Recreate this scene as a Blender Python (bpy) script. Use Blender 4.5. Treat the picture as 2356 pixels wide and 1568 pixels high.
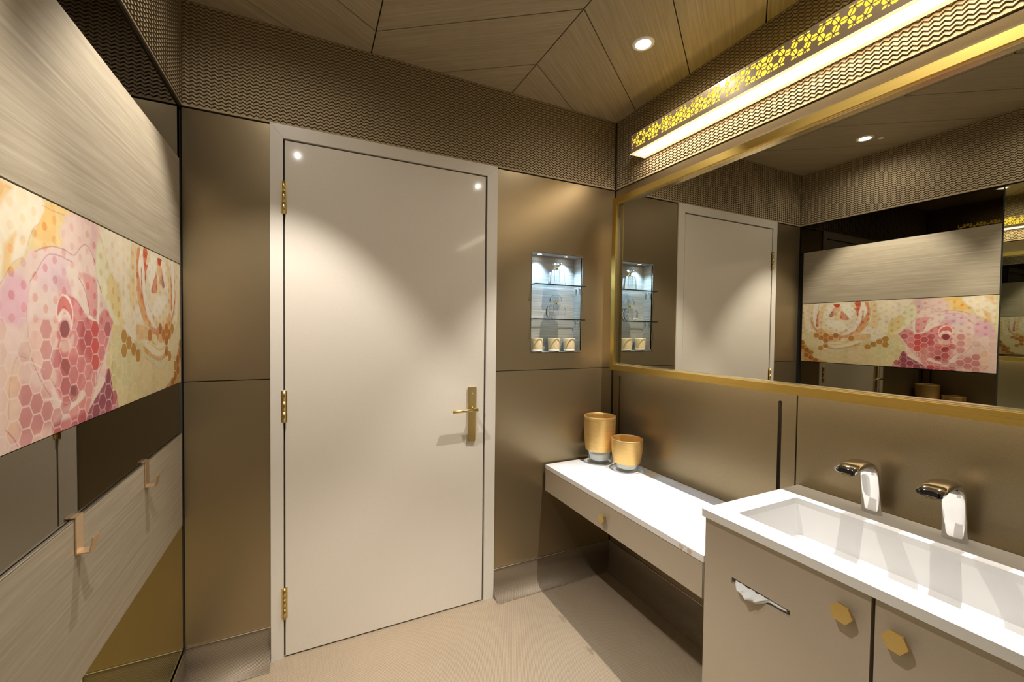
import bpy, bmesh, math, random
import numpy as np
from mathutils import Vector, Matrix
from mathutils.geometry import tessellate_polygon

random.seed(7)
for o in list(bpy.data.objects):
    bpy.data.objects.remove(o, do_unlink=True)
SC = bpy.context.scene
COL = SC.collection
H0 = 1.41                      # eye height above the floor; heights below are given from the eye

# ------------------------------------------------------------------ camera
cam_d = bpy.data.cameras.new('camera')
cam = bpy.data.objects.new('camera', cam_d)
COL.objects.link(cam)
FPX, YAW, PITCH, ROLL = 961.93, 0.448633, 0.024891, 0.0118135
cy_, sy_ = math.cos(YAW), math.sin(YAW)
Fv = Vector((sy_, cy_, 0)); Rv = Vector((cy_, -sy_, 0)); Uv = Vector((0, 0, 1))
cp_, sp_ = math.cos(PITCH), math.sin(PITCH)
F2 = Fv * cp_ - Uv * sp_; U2 = Uv * cp_ + Fv * sp_
R3 = Rv * math.cos(ROLL) + U2 * math.sin(ROLL); U3 = U2 * math.cos(ROLL) - Rv * math.sin(ROLL)
M = Matrix((R3, U3, -F2)).transposed().to_4x4()
M.translation = (0, 0, H0)
cam.matrix_world = M
cam_d.sensor_width = 36
cam_d.lens = FPX / 2356 * 36
cam_d.clip_start = 0.01
SC.camera = cam

# ------------------------------------------------------------------ world and exposure
w = bpy.data.worlds.new('world'); SC.world = w
w.use_nodes = True
w.node_tree.nodes['Background'].inputs[0].default_value = (0.02, 0.018, 0.015, 1)
w.node_tree.nodes['Background'].inputs[1].default_value = 0.3
vs = SC.view_settings
vs.view_transform = 'Standard'; vs.look = 'None'; vs.gamma = 1.0; vs.use_curve_mapping = False
vs.exposure = 0.22

WARM = (1.0, 0.935, 0.85)
SPOT_W = 108.0
SPOT_FILL = 4.5
BAR_EMIT = 11.0           # luminous underside of the light bar
GRILLE_EMIT = 1.5
NICHE_W = 13.0

# ------------------------------------------------------------------ room numbers (metres, heights from the eye)
XL, XR, YB, YF = -0.444, 1.635, 2.0, -1.25
ZC, ZF, ZS, ZJ = 1.237, 0.8345, -1.262, -0.2135
FLOOR = -H0
PEND = 0.930             # near end of the left wall's panels

# ------------------------------------------------------------------ materials
def new_mat(name):
    m = bpy.data.materials.new(name); m.use_nodes = True
    nt = m.node_tree; b = nt.nodes['Principled BSDF']
    return m, nt, b
def setp(b, color=None, metal=None, rough=None, **k):
    if color is not None: b.inputs['Base Color'].default_value = (*color, 1)
    if metal is not None: b.inputs['Metallic'].default_value = metal
    if rough is not None: b.inputs['Roughness'].default_value = rough
    for n, v in k.items():
        b.inputs[n.replace('_', ' ')].default_value = v
def plain(name, color, rough=0.5, metal=0.0, **k):
    m, nt, b = new_mat(name); setp(b, color, metal, rough, **k); return m
def mix_color(nt, fac, c1, c2):
    r = nt.nodes.new('ShaderNodeValToRGB')
    r.color_ramp.elements[0].color = (*c1, 1); r.color_ramp.elements[1].color = (*c2, 1)
    nt.links.new(fac, r.inputs[0]); return r
def coord(nt, kind='UV', scale=(1, 1, 1), rot=(0, 0, 0)):
    t = nt.nodes.new('ShaderNodeTexCoord'); mp = nt.nodes.new('ShaderNodeMapping')
    mp.inputs['Scale'].default_value = scale; mp.inputs['Rotation'].default_value = rot
    nt.links.new(t.outputs[kind], mp.inputs[0]); return mp.outputs[0]
def noise(nt, vec, scale, detail=4, rough=0.5, dist=0.0):
    n = nt.nodes.new('ShaderNodeTexNoise'); n.inputs['Scale'].default_value = scale
    n.inputs['Detail'].default_value = detail; n.inputs['Roughness'].default_value = rough
    n.inputs['Distortion'].default_value = dist
    nt.links.new(vec, n.inputs['Vector']); return n.outputs[0]
def bump(nt, b, height, strength, dist=0.001):
    n = nt.nodes.new('ShaderNodeBump'); n.inputs['Strength'].default_value = strength
    n.inputs['Distance'].default_value = dist
    nt.links.new(height, n.inputs['Height']); nt.links.new(n.outputs[0], b.inputs['Normal']); return n

def m_wood(name, dark, mid, light, scale=1.0):
    """veneer: UV u runs along the grain, in metres"""
    m, nt, b = new_mat(name); setp(b, mid, 0, 0.5)
    v1 = coord(nt, 'UV', (2.2 * scale, 95 * scale, 1))
    n1 = noise(nt, v1, 1.0, 6, 0.6, 0.35)
    v2 = coord(nt, 'UV', (9 * scale, 520 * scale, 1))
    n2 = noise(nt, v2, 1.0, 3, 0.5, 0.15)
    v3 = coord(nt, 'UV', (1.2, 14, 1))
    n3 = noise(nt, v3, 1.0, 3, 0.5, 0.8)
    mth = nt.nodes.new('ShaderNodeMath'); mth.operation = 'MULTIPLY_ADD'
    nt.links.new(n2, mth.inputs[0]); mth.inputs[1].default_value = 0.35; nt.links.new(n1, mth.inputs[2])
    m2 = nt.nodes.new('ShaderNodeMath'); m2.operation = 'MULTIPLY_ADD'
    nt.links.new(n3, m2.inputs[0]); m2.inputs[1].default_value = 0.12; nt.links.new(mth.outputs[0], m2.inputs[2])
    r = mix_color(nt, m2.outputs[0], dark, light)
    r.color_ramp.elements[0].position = 0.52; r.color_ramp.elements[1].position = 0.98
    e = r.color_ramp.elements.new(0.78); e.color = (*mid, 1)
    nt.links.new(r.outputs[0], b.inputs['Base Color'])
    bump(nt, b, m2.outputs[0], 0.25, 0.0006)
    return m

def m_speckle(name, color, metal, rough, amp=0.12, scale=900, bstr=0.12, coat=0.0):
    m, nt, b = new_mat(name); setp(b, color, metal, rough, Coat_Weight=coat, Coat_Roughness=0.08 if coat > 0.5 else 0.2)
    v = coord(nt, 'Object'); n = noise(nt, v, scale, 2, 0.6)
    c1 = tuple(c * (1 - amp) for c in color); c2 = tuple(min(1, c * (1 + amp)) for c in color)
    r = mix_color(nt, n, c1, c2); r.color_ramp.elements[0].position = 0.35; r.color_ramp.elements[1].position = 0.65
    nt.links.new(r.outputs[0], b.inputs['Base Color'])
    bump(nt, b, n, bstr, 0.0004)
    return m

def m_fabric():
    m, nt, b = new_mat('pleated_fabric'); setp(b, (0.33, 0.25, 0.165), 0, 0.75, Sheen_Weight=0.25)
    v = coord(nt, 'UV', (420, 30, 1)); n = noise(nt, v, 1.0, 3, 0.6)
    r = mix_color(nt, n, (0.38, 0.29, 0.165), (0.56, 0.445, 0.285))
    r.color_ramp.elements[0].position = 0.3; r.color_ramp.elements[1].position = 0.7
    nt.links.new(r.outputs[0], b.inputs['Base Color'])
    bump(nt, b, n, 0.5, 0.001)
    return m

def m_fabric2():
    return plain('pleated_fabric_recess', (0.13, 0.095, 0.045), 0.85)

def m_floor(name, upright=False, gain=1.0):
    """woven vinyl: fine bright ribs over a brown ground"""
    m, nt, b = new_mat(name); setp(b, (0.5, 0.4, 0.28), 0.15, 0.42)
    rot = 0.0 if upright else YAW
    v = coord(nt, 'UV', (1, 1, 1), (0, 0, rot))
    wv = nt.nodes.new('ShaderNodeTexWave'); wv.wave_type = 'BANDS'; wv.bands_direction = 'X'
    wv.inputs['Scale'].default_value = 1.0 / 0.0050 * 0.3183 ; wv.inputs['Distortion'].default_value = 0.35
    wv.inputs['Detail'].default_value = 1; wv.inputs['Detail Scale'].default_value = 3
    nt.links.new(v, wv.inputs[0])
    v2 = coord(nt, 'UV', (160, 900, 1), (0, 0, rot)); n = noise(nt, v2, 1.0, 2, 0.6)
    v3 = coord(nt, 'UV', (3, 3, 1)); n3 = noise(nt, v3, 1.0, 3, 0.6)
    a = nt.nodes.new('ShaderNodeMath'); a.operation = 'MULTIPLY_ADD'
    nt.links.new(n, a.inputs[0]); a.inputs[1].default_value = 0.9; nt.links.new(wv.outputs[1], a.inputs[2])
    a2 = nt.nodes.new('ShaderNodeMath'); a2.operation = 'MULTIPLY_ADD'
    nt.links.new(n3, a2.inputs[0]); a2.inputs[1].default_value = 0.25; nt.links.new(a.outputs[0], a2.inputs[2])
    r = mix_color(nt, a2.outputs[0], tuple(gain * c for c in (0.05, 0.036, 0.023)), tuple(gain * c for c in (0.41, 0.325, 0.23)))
    r.color_ramp.elements[0].position = 0.35; r.color_ramp.elements[1].position = 1.25
    nt.links.new(r.outputs[0], b.inputs['Base Color'])
    bump(nt, b, a.outputs[0], 0.55, 0.0012)
    return m

def m_brushed(name, color, rough, uscale=(2, 900, 1), metal=1.0, amp=0.18):
    m, nt, b = new_mat(name); setp(b, color, metal, rough)
    v = coord(nt, 'UV', uscale); n = noise(nt, v, 1.0, 3, 0.6)
    r = mix_color(nt, n, tuple(c * (1 - amp) for c in color), tuple(min(1, c * (1 + amp)) for c in color))
    r.color_ramp.elements[0].position = 0.3; r.color_ramp.elements[1].position = 0.7
    nt.links.new(r.outputs[0], b.inputs['Base Color'])
    bump(nt, b, n, 0.12, 0.0003)
    return m

def m_emit(name, color, strength, base=(0.8, 0.8, 0.8)):
    m, nt, b = new_mat(name); setp(b, base, 0, 0.5)
    b.inputs['Emission Color'].default_value = (*color, 1); b.inputs['Emission Strength'].default_value = strength
    return m

def m_glass(name, color=(1, 1, 1), rough=0.0, ior=1.5):
    m, nt, b = new_mat(name); setp(b, color, 0, rough, IOR=ior, Transmission_Weight=1.0)
    return m

def m_thin(name, tint=(0.96, 0.98, 0.97)):
    m, nt, b = new_mat(name); out = nt.nodes['Material Output']
    tr = nt.nodes.new('ShaderNodeBsdfTransparent'); tr.inputs[0].default_value = (*tint, 1)
    gl = nt.nodes.new('ShaderNodeBsdfGlossy'); gl.inputs['Roughness'].default_value = 0.0
    lw = nt.nodes.new('ShaderNodeLayerWeight'); lw.inputs[0].default_value = 0.5
    pw = nt.nodes.new('ShaderNodeMath'); pw.operation = 'POWER'; nt.links.new(lw.outputs['Facing'], pw.inputs[0]); pw.inputs[1].default_value = 4.0
    fr = nt.nodes.new('ShaderNodeMath'); fr.operation = 'MULTIPLY_ADD'; nt.links.new(pw.outputs[0], fr.inputs[0]); fr.inputs[1].default_value = 0.6; fr.inputs[2].default_value = 0.05
    mx = nt.nodes.new('ShaderNodeMixShader')
    nt.links.new(fr.outputs[0], mx.inputs[0]); nt.links.new(tr.outputs[0], mx.inputs[1]); nt.links.new(gl.outputs[0], mx.inputs[2])
    nt.links.new(mx.outputs[0], out.inputs[0]); return m

MAT = dict(
    panel=m_speckle('bronze_lacquer_panel', (0.31, 0.242, 0.142), 0.74, 0.33, 0.10, 700, 0.10),
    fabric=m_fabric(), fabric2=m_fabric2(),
    oak=m_wood('grey_oak_veneer', (0.235, 0.195, 0.135), (0.30, 0.255, 0.185), (0.36, 0.315, 0.235), 1.3),
    ceil_oak=m_wood('ceiling_oak_veneer', (0.25, 0.20, 0.125), (0.33, 0.27, 0.175), (0.40, 0.335, 0.23), 1.3),
    niche_oak=m_wood('niche_veneer', (0.22, 0.18, 0.14), (0.34, 0.285, 0.225), (0.47, 0.41, 0.34), 1.6),
    door=m_speckle('door_paint', (0.70, 0.65, 0.575), 0.0, 0.5, 0.02, 300, 0.02, 0.55),
    frame=m_speckle('door_frame_paint', (0.69, 0.65, 0.585), 0.0, 0.35, 0.02, 300, 0.03, 0.2),
    black=plain('shadow_gap_black', (0.006, 0.005, 0.004), 0.8),
    shell=plain('wall_core', (0.05, 0.04, 0.03), 0.9),
    brass=m_brushed('satin_brass', (0.66, 0.51, 0.21), 0.3, (300, 300, 1), 1.0, 0.05),
    rosegold=m_brushed('rose_gold', (0.92, 0.71, 0.50), 0.32, (300, 300, 1), 1.0, 0.03),
    gold=m_brushed('brushed_gold', (0.76, 0.53, 0.14), 0.34, (3, 700, 1), 1.0, 0.14),
    goldlip=m_brushed('gold_lip', (0.95, 0.82, 0.5), 0.22, (3, 700, 1), 1.0, 0.05),
    mirror=plain('mirror_silver', (0.74, 0.73, 0.66), 0.0, 1.0),
    mirror2=plain('clear_wall_mirror', (0.66, 0.71, 0.62), 0.0, 1.0),
    dark=plain('bronze_black_mirror', (0.21, 0.185, 0.135), 0.01, 1.0),
    dark2=plain('black_mirror', (0.06, 0.052, 0.04), 0.01, 1.0),
    olive=plain('gold_tinted_mirror', (0.62, 0.56, 0.2), 0.02, 1.0),
    white=plain('white_solid_surface', (0.80, 0.80, 0.80), 0.22, 0.0),
    taupe=m_speckle('taupe_lacquer', (0.41, 0.345, 0.265), 0.0, 0.38, 0.04, 500, 0.04, 0.15),
    chrome=plain('chrome', (0.66, 0.65, 0.64), 0.05, 1.0),
    steel=plain('polished_steel_trim', (0.8, 0.78, 0.75), 0.2, 1.0),
    glass=m_glass('clear_glass'), shelfglass=m_thin('shelf_glass', (0.9, 0.94, 0.93)), thin=m_thin('thin_clear_glass'),
    edge=plain('shelf_glass_edge', (0.015, 0.02, 0.018), 0.15),
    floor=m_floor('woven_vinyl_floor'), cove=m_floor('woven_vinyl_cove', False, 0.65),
    wt=plain('white_trim', (0.8, 0.78, 0.74), 0.4),
    paper=plain('tissue_paper', (0.85, 0.84, 0.82), 0.8, 0.0, Subsurface_Weight=0.2),
)
MAT['goldvase'] = m_brushed('gold_leaf', (0.86, 0.57, 0.21), 0.42, (6, 500, 1), 0.75, 0.16)
MAT['lampdisc'] = m_emit('downlight_glow', (1.0, 0.93, 0.82), 14.0)
MAT['bar'] = m_emit('light_bar_diffuser', (1.0, 0.87, 0.70), BAR_EMIT)
MAT['ledstrip'] = m_emit('mirror_backlight', (1.0, 0.84, 0.6), 24.0)
MAT['amber'] = m_emit('amber_backlight', (1.0, 0.66, 0.045), GRILLE_EMIT, (0.6, 0.4, 0.05))
MAT['nicheled'] = m_emit('niche_led', (0.75, 0.9, 1.0), 25.0)
MAT['barbody'] = m_speckle('light_bar_lacquer', (0.34, 0.26, 0.16), 0.3, 0.35, 0.05, 500, 0.05)
MAT['barflange'] = m_emit('glowing_acrylic_flange', (1.0, 0.72, 0.45), 0.7, (0.8, 0.66, 0.48))

# ------------------------------------------------------------------ mesh builder
class MB:
    def __init__(s):
        s.v = []; s.f = []; s.sm = []; s.uvf = None; s.mi = []; s.cur = 0
    def add(s, vs, fs, smooth=False):
        o = len(s.v); s.v += [tuple(v) for v in vs]
        for f in fs:
            s.f.append(tuple(i + o for i in f)); s.sm.append(smooth); s.mi.append(s.cur)
        return s
    def box(s, x0, x1, y0, y1, z0, z1, bev=0.0):
        x0, x1 = sorted((x0, x1)); y0, y1 = sorted((y0, y1)); z0, z1 = sorted((z0, z1))
        if bev <= 0:
            vs = [(x, y, z) for z in (z0, z1) for y in (y0, y1) for x in (x0, x1)]
            return s.add(vs, [(0, 2, 3, 1), (4, 5, 7, 6), (0, 1, 5, 4), (2, 6, 7, 3), (0, 4, 6, 2), (1, 3, 7, 5)])
        bm = bmesh.new(); bmesh.ops.create_cube(bm, size=1)
        for v in bm.verts:
            v.co = Vector(((x0 + x1) / 2 + v.co.x * (x1 - x0), (y0 + y1) / 2 + v.co.y * (y1 - y0), (z0 + z1) / 2 + v.co.z * (z1 - z0)))
        bmesh.ops.bevel(bm, geom=bm.edges[:], offset=bev, segments=2, profile=0.7, affect='EDGES')
        return s.bm(bm)
    def bm(s, bm, smooth=False, mat=None):
        if mat is not None: bm.transform(mat)
        bm.verts.index_update()
        s.add([v.co[:] for v in bm.verts], [[v.index for v in f.verts] for f in bm.faces], smooth)
        bm.free(); return s
    def prism(s, outer, a0, a1, place, holes=(), cap=True):
        """outer, holes: 2-D loops; place(p, q, a) -> 3-D; extruded from a0 to a1"""
        loops = [list(outer)] + [list(h) for h in holes]
        tri = tessellate_polygon([[Vector((p, q, 0)) for p, q in L] for L in loops])
        flat = [pt for L in loops for pt in L]; n = len(flat)
        vs = [place(p, q, a0) for p, q in flat] + [place(p, q, a1) for p, q in flat]
        fs = []
        if cap:
            if len(loops) == 1 and len(outer) <= 4:
                fs += [tuple(range(n)), tuple(reversed(range(n, 2 * n)))]
            else:
                for t in tri:
                    fs.append(tuple(t)); fs.append(tuple(i + n for i in reversed(t)))
        o = 0
        for L in loops:
            k = len(L)
            for i in range(k):
                j = (i + 1) % k
                fs.append((o + i, o + j, o + j + n, o + i + n))
            o += k
        return s.add(vs, fs)
    def lathe(s, prof, cx, cy, seg=48, smooth=True):
        vs = []; fs = []
        for r, z in prof:
            for k in range(seg):
                a = 2 * math.pi * k / seg; vs.append((cx + r * math.cos(a), cy + r * math.sin(a), z))
        for i in range(len(prof) - 1):
            for k in range(seg):
                j = (k + 1) % seg
                fs.append((i * seg + k, i * seg + j, (i + 1) * seg + j, (i + 1) * seg + k))
        return s.add(vs, fs, smooth)
    def disc(s, c, r, axis='z', seg=32, flip=False):
        vs = []
        for k in range(seg):
            a = 2 * math.pi * k / seg; u, v = r * math.cos(a), r * math.sin(a)
            vs.append({'z': (c[0] + u, c[1] + v, c[2]), 'x': (c[0], c[1] + u, c[2] + v), 'y': (c[0] + u, c[1], c[2] + v)}[axis])
        f = tuple(range(seg)); return s.add(vs, [f[::-1] if flip else f])
    def cyl(s, p0, p1, r, seg=20, r1=None, cap=True):
        p0 = Vector(p0); p1 = Vector(p1); d = (p1 - p0).normalized()
        a = d.orthogonal().normalized(); b = d.cross(a); r1 = r if r1 is None else r1
        vs = []
        for p, rr in ((p0, r), (p1, r1)):
            for k in range(seg):
                t = 2 * math.pi * k / seg; vs.append(p + a * rr * math.cos(t) + b * rr * math.sin(t))
        fs = [(k, (k + 1) % seg, seg + (k + 1) % seg, seg + k) for k in range(seg)]
        s.add(vs, fs, True)
        if cap:
            s.add(vs[:seg], [tuple(reversed(range(seg)))]); s.add(vs[seg:], [tuple(range(seg))])
        return s
    def build(s, name, mat, parent=None, origin=None, grain=None, rnd=True, normals=True):
        """mesh in world coordinates (heights from the eye); the object's origin is put at origin or its parent's"""
        me = bpy.data.meshes.new(name)
        base = Vector(parent['_o']) if parent is not None else Vector(origin if origin is not None else (0, 0, -H0))
        arr = np.array(s.v, dtype=np.float64) - np.array(base)
        me.from_pydata(arr.tolist(), [], s.f)
        mats = mat if isinstance(mat, (list, tuple)) else [mat]
        for m in mats: me.materials.append(m)
        me.polygons.foreach_set('use_smooth', s.sm)
        if len(mats) > 1: me.polygons.foreach_set('material_index', s.mi)
        if normals:
            bm = bmesh.new(); bm.from_mesh(me); bmesh.ops.remove_doubles(bm, verts=bm.verts, dist=1e-6)
            bmesh.ops.recalc_face_normals(bm, faces=bm.faces); bm.to_mesh(me); bm.free()
        uv = me.uv_layers.new(name='UVMap')
        ox, oy = (random.random() * 7, random.random() * 7) if rnd else (0, 0)
        g = Vector(grain).normalized() if grain is not None else None
        data = np.zeros(len(me.loops) * 2)
        co = [v.co + base for v in me.vertices]
        for p in me.polygons:
            n = p.normal
            if g is not None and abs(n.dot(g)) < 0.9:
                ua = g; va = n.cross(g)
            else:
                ax = max(range(3), key=lambda i: abs(n[i]))
                ua, va = [(Vector((0, 1, 0)), Vector((0, 0, 1))), (Vector((1, 0, 0)), Vector((0, 0, 1))), (Vector((1, 0, 0)), Vector((0, 1, 0)))][ax]
            for li in p.loop_indices:
                c = co[me.loops[li].vertex_index]
                data[2 * li] = c.dot(ua) + ox; data[2 * li + 1] = c.dot(va) + oy
        uv.data.foreach_set('uv', data)
        me.update()
        o = bpy.data.objects.new(name, me); COL.objects.link(o)
        o['_o'] = list(base)
        if parent is not None:
            o.parent = parent
        else:
            o.location = base + Vector((0, 0, H0))
        return o

def thing(name, label, cat, base, group=None):
    o = bpy.data.objects.new(name, None); COL.objects.link(o)
    o['_o'] = list(base); o.location = Vector(base) + Vector((0, 0, H0)); o.empty_display_size = 0.05
    o['label'] = label; o['category'] = cat
    if group: o['group'] = group
    return o
def tag(o, label, cat, group=None):
    o['label'] = label; o['category'] = cat
    if group: o['group'] = group
    return o
def structure(o, label=None, cat=None):
    o['kind'] = 'structure'
    if label: o['label'] = label
    if cat: o['category'] = cat
    return o
def stuff(o): o['kind'] = 'stuff'; return o
def dup(root, loc, label=None):
    r = root.copy(); COL.objects.link(r); r.location = loc
    if label: r['label'] = label
    for ch in [c for c in COL.objects if c.parent == root]:
        c = ch.copy(); COL.objects.link(c); c.parent = r
        for g in [d for d in COL.objects if d.parent == ch]:
            d = g.copy(); COL.objects.link(d); d.parent = c
    return r
P_xz = lambda p, q, a: (p, a, q)        # loops in the plane of the back wall
P_yz = lambda p, q, a: (a, p, q)        # loops in the plane of a side wall
P_xy = lambda p, q, a: (p, q, a)
def rect(a0, a1, b0, b1): return [(a0, b0), (a1, b0), (a1, b1), (a0, b1)]
def rrect(a0, a1, b0, b1, r, n=6):
    out = []
    for cx, cy, st in ((a1 - r, b1 - r, 0), (a0 + r, b1 - r, 90), (a0 + r, b0 + r, 180), (a1 - r, b0 + r, 270)):
        for k in range(n + 1):
            t = math.radians(st + 90 * k / n); out.append((cx + r * math.cos(t), cy + r * math.sin(t)))
    return out

# ================================================================== STRUCTURE
NX0, NX1, NZ0, NZ1, ND = 1.075, 1.405, -0.117, 0.428, 0.082     # niche
# shells
wall_back = structure(MB().prism(rect(XL - 0.12, XR + 0.12, FLOOR, ZC + 0.1), YB + 0.013, YB + 0.22, P_xz,
                                 [rect(NX0 - 0.004, NX1 + 0.004, NZ0 - 0.004, NZ1 + 0.004)]).build('wall_back', MAT['shell']),
                      'back wall with bronze lacquered panels, door and a pleated fabric frieze', 'wall')
wall_left = structure(MB().box(XL - 0.016, XL - 0.12, YF - 0.1, YB + 0.013, FLOOR, ZC + 0.1).build('wall_left', MAT['black']),
                      'left wall clad with oak veneer bands and tinted mirrors', 'wall')
wall_right = structure(MB().box(XR + 0.013, XR + 0.12, YF - 0.1, YB + 0.013, FLOOR, ZC + 0.1).build('wall_right', MAT['shell']),
                       'right wall of bronze panels behind the vanity mirror', 'wall')
wall_front = structure(MB().box(XL - 0.12, XR + 0.12, YF - 0.013, YF - 0.12, FLOOR, ZC + 0.1).build('wall_front', MAT['shell']),
                       'bronze panelled wall behind the viewer', 'wall')
floor = structure(MB().box(XL - 0.12, XR + 0.12, YF - 0.12, YB + 0.2, FLOOR - 0.06, FLOOR).build('floor', MAT['floor'], rnd=False),
                  'finely ribbed woven beige floor', 'floor')
ceiling = structure(MB().box(XL - 0.12, XR + 0.12, YF - 0.12, YB + 0.2, ZC + 0.014, ZC + 0.1).build('ceiling', MAT['black']),
                    'ceiling of chevron laid oak panels', 'ceiling')

# ceiling panels: chevron columns between ridges 0.7 m apart
G = 0.0026
def clip(poly, ax, lim, keep_less):
    out = []
    for i in range(len(poly)):
        a, b = poly[i], poly[(i + 1) % len(poly)]
        ia = (a[ax] <= lim) == keep_less; ib = (b[ax] <= lim) == keep_less
        if ia: out.append(a)
        if ia != ib:
            t = (lim - a[ax]) / (b[ax] - a[ax]); out.append((a[0] + t * (b[0] - a[0]), a[1] + t * (b[1] - a[1])))
    return out
ridges = [(-0.455, 'v'), (0.245, 'p'), (0.945, 'v'), (1.645, 'p')]
PIT = 0.372
for ci in range(3):
    xa, xb = ridges[ci][0], ridges[ci + 1][0]
    yp, yv = 1.846, 1.363
    y_at = lambda kind: yp if kind == 'p' else yv
    ya, yb2 = y_at(ridges[ci][1]), y_at(ridges[ci + 1][1])
    for k in range(-10, 4):
        poly = [(xa + G, ya + k * PIT + G), (xb - G, yb2 + k * PIT + G), (xb - G, yb2 + (k + 1) * PIT - G), (xa + G, ya + (k + 1) * PIT - G)]
        for ax, lim, less in ((1, YB - 0.001, True), (1, YF + 0.001, False), (0, XR - 0.001, True), (0, XL + 0.001, False)):
            if poly: poly = clip(poly, ax, lim, less)
        if len(poly) >= 3:
            MB().prism(poly, ZC, ZC + 0.012, P_xy).build('ceiling_panel', MAT['ceil_oak'], ceiling, grain=(xb - xa, yb2 - ya, 0))

# zigzag pleated frieze on the four walls: real relief, rows of folded pleats
def frieze(parent, p0, p1, nrm, z0, z1, wl=0.0235, pitch=0.0138, amp=0.0040, depth=0.0055):
    p0 = Vector(p0); p1 = Vector(p1); L = (p1 - p0).length; d = (p1 - p0) / L; nrm = Vector(nrm)
    rows = int(round((z1 - z0) / pitch)); pitch = (z1 - z0) / rows
    n = int(L / (wl / 2)); st = L / n
    vs = []; fs = []
    def zz(i): return amp if i % 2 else -amp
    for r in range(rows):
        zt = z0 + (r + 1) * pitch; zb = z0 + r * pitch
        o = len(vs)
        for i in range(n + 1):
            q = p0 + d * (st * i)
            a = 0 if r == 0 else zz(i); t = 0 if r == rows - 1 else zz(i)
            gp = pitch * (0.12 if r == 0 else 0.30)
            for dd, z in ((0.0012, zt + t), (depth, zb + a + gp), (0.0, zb + a + gp - 0.0008), (0.0012, zb + a)):
                vs.append((q.x + nrm.x * dd, q.y + nrm.y * dd, z))
        for i in range(n):
            k = o + 4 * i
            for j in range(3): fs.append((k + j, k + j + 1, k + j + 5, k + j + 4))
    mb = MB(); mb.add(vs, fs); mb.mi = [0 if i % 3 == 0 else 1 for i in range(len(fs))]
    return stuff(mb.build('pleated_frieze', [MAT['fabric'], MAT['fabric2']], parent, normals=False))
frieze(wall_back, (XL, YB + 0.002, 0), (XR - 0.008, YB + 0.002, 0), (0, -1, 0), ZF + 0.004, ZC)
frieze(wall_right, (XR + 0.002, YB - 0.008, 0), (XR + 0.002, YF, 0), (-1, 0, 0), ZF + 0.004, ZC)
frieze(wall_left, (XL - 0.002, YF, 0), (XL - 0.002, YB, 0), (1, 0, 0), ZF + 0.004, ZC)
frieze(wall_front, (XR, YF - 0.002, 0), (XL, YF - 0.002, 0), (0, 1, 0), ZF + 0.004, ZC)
for par, bx in ((wall_back, (XL, XR, YB + 0.003, YB + 0.012)), (wall_right, (XR + 0.003, XR + 0.012, YF, YB)),
                (wall_left, (XL - 0.014, XL - 0.003, YF, YB)), (wall_front, (XL, XR, YF - 0.012, YF - 0.003))):
    MB().box(*bx, ZF + 0.003, ZC).build('frieze_backing', MAT['shell'], par)

# wall panels, back wall (front face at YB)
g = 0.0018
def panel(parent, loop, a0, a1, place, holes=(), mat='panel', name='wall_panel'):
    return MB().prism(loop, a0, a1, place, holes).build(name, MAT[mat], parent)
for z0, z1 in ((ZS + 0.003, ZJ - g), (ZJ + g, ZF - 0.001)):
    panel(wall_back, rect(XL + 0.001, -0.1525, z0, z1), YB, YB + 0.012, P_xz)
panel(wall_back, rect(0.8685, XR - 0.007, ZS + 0.003, ZJ - g), YB, YB + 0.012, P_xz)
panel(wall_back, rect(0.8685, XR - 0.007, ZJ + g, ZF - 0.001), YB, YB + 0.012, P_xz, [rrect(NX0, NX1, NZ0, NZ1, 0.008)])
# niche lining
nl = MB()
nl.box(NX0 - 0.003, NX0, YB + 0.002, YB + ND, NZ0, NZ1); nl.box(NX1, NX1 + 0.003, YB + 0.002, YB + ND, NZ0, NZ1)
nl.box(NX0 - 0.003, NX1 + 0.003, YB + 0.002, YB + ND, NZ1, NZ1 + 0.003)
nl.box(NX0 - 0.003, NX1 + 0.003, YB + 0.002, YB + ND, NZ0 - 0.003, NZ0)
nl.box(NX0 - 0.003, NX1 + 0.003, YB + ND, YB + ND + 0.004, NZ0 - 0.003, NZ1 + 0.003)
niche = nl.build('niche_lining', MAT['niche_oak'], wall_back, grain=(1, 0, 0))
niche['label'] = 'lit rectangular display niche lined with grey veneer'
MB().prism(rrect(NX0 - 0.003, NX1 + 0.003, NZ0 - 0.003, NZ1 + 0.003, 0.01), YB - 0.0012, YB + 0.001, P_xz,
           [rrect(NX0 + 0.001, NX1 - 0.001, NZ0 + 0.001, NZ1 - 0.001, 0.008)]).build('niche_trim', MAT['steel'], wall_back)

# right wall
panel(wall_right, rect(YF, YB - 0.008, -0.188, ZF - 0.001), XR, XR + 0.012, P_yz)
panel(wall_right, rect(0.9395, YB - 0.008, ZS + 0.003, -0.192), XR, XR + 0.012, P_yz,
      [rrect(0.992, 1.007, -0.73, -0.258, 0.0074), rrect(1.925, 1.939, -0.73, -0.258, 0.0069)])
panel(wall_right, rect(YF, 0.9345, ZS + 0.003, -0.192), XR, XR + 0.012, P_yz)
# front wall
for z0, z1 in ((ZS + 0.003, ZJ - g), (ZJ + g, ZF - 0.001)):
    for x0, x1 in ((XL, 0.25), (0.254, 0.95), (0.954, XR)):
        panel(wall_front, rect(x0, x1, z0, z1), YF, YF - 0.012, P_xz)

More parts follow.
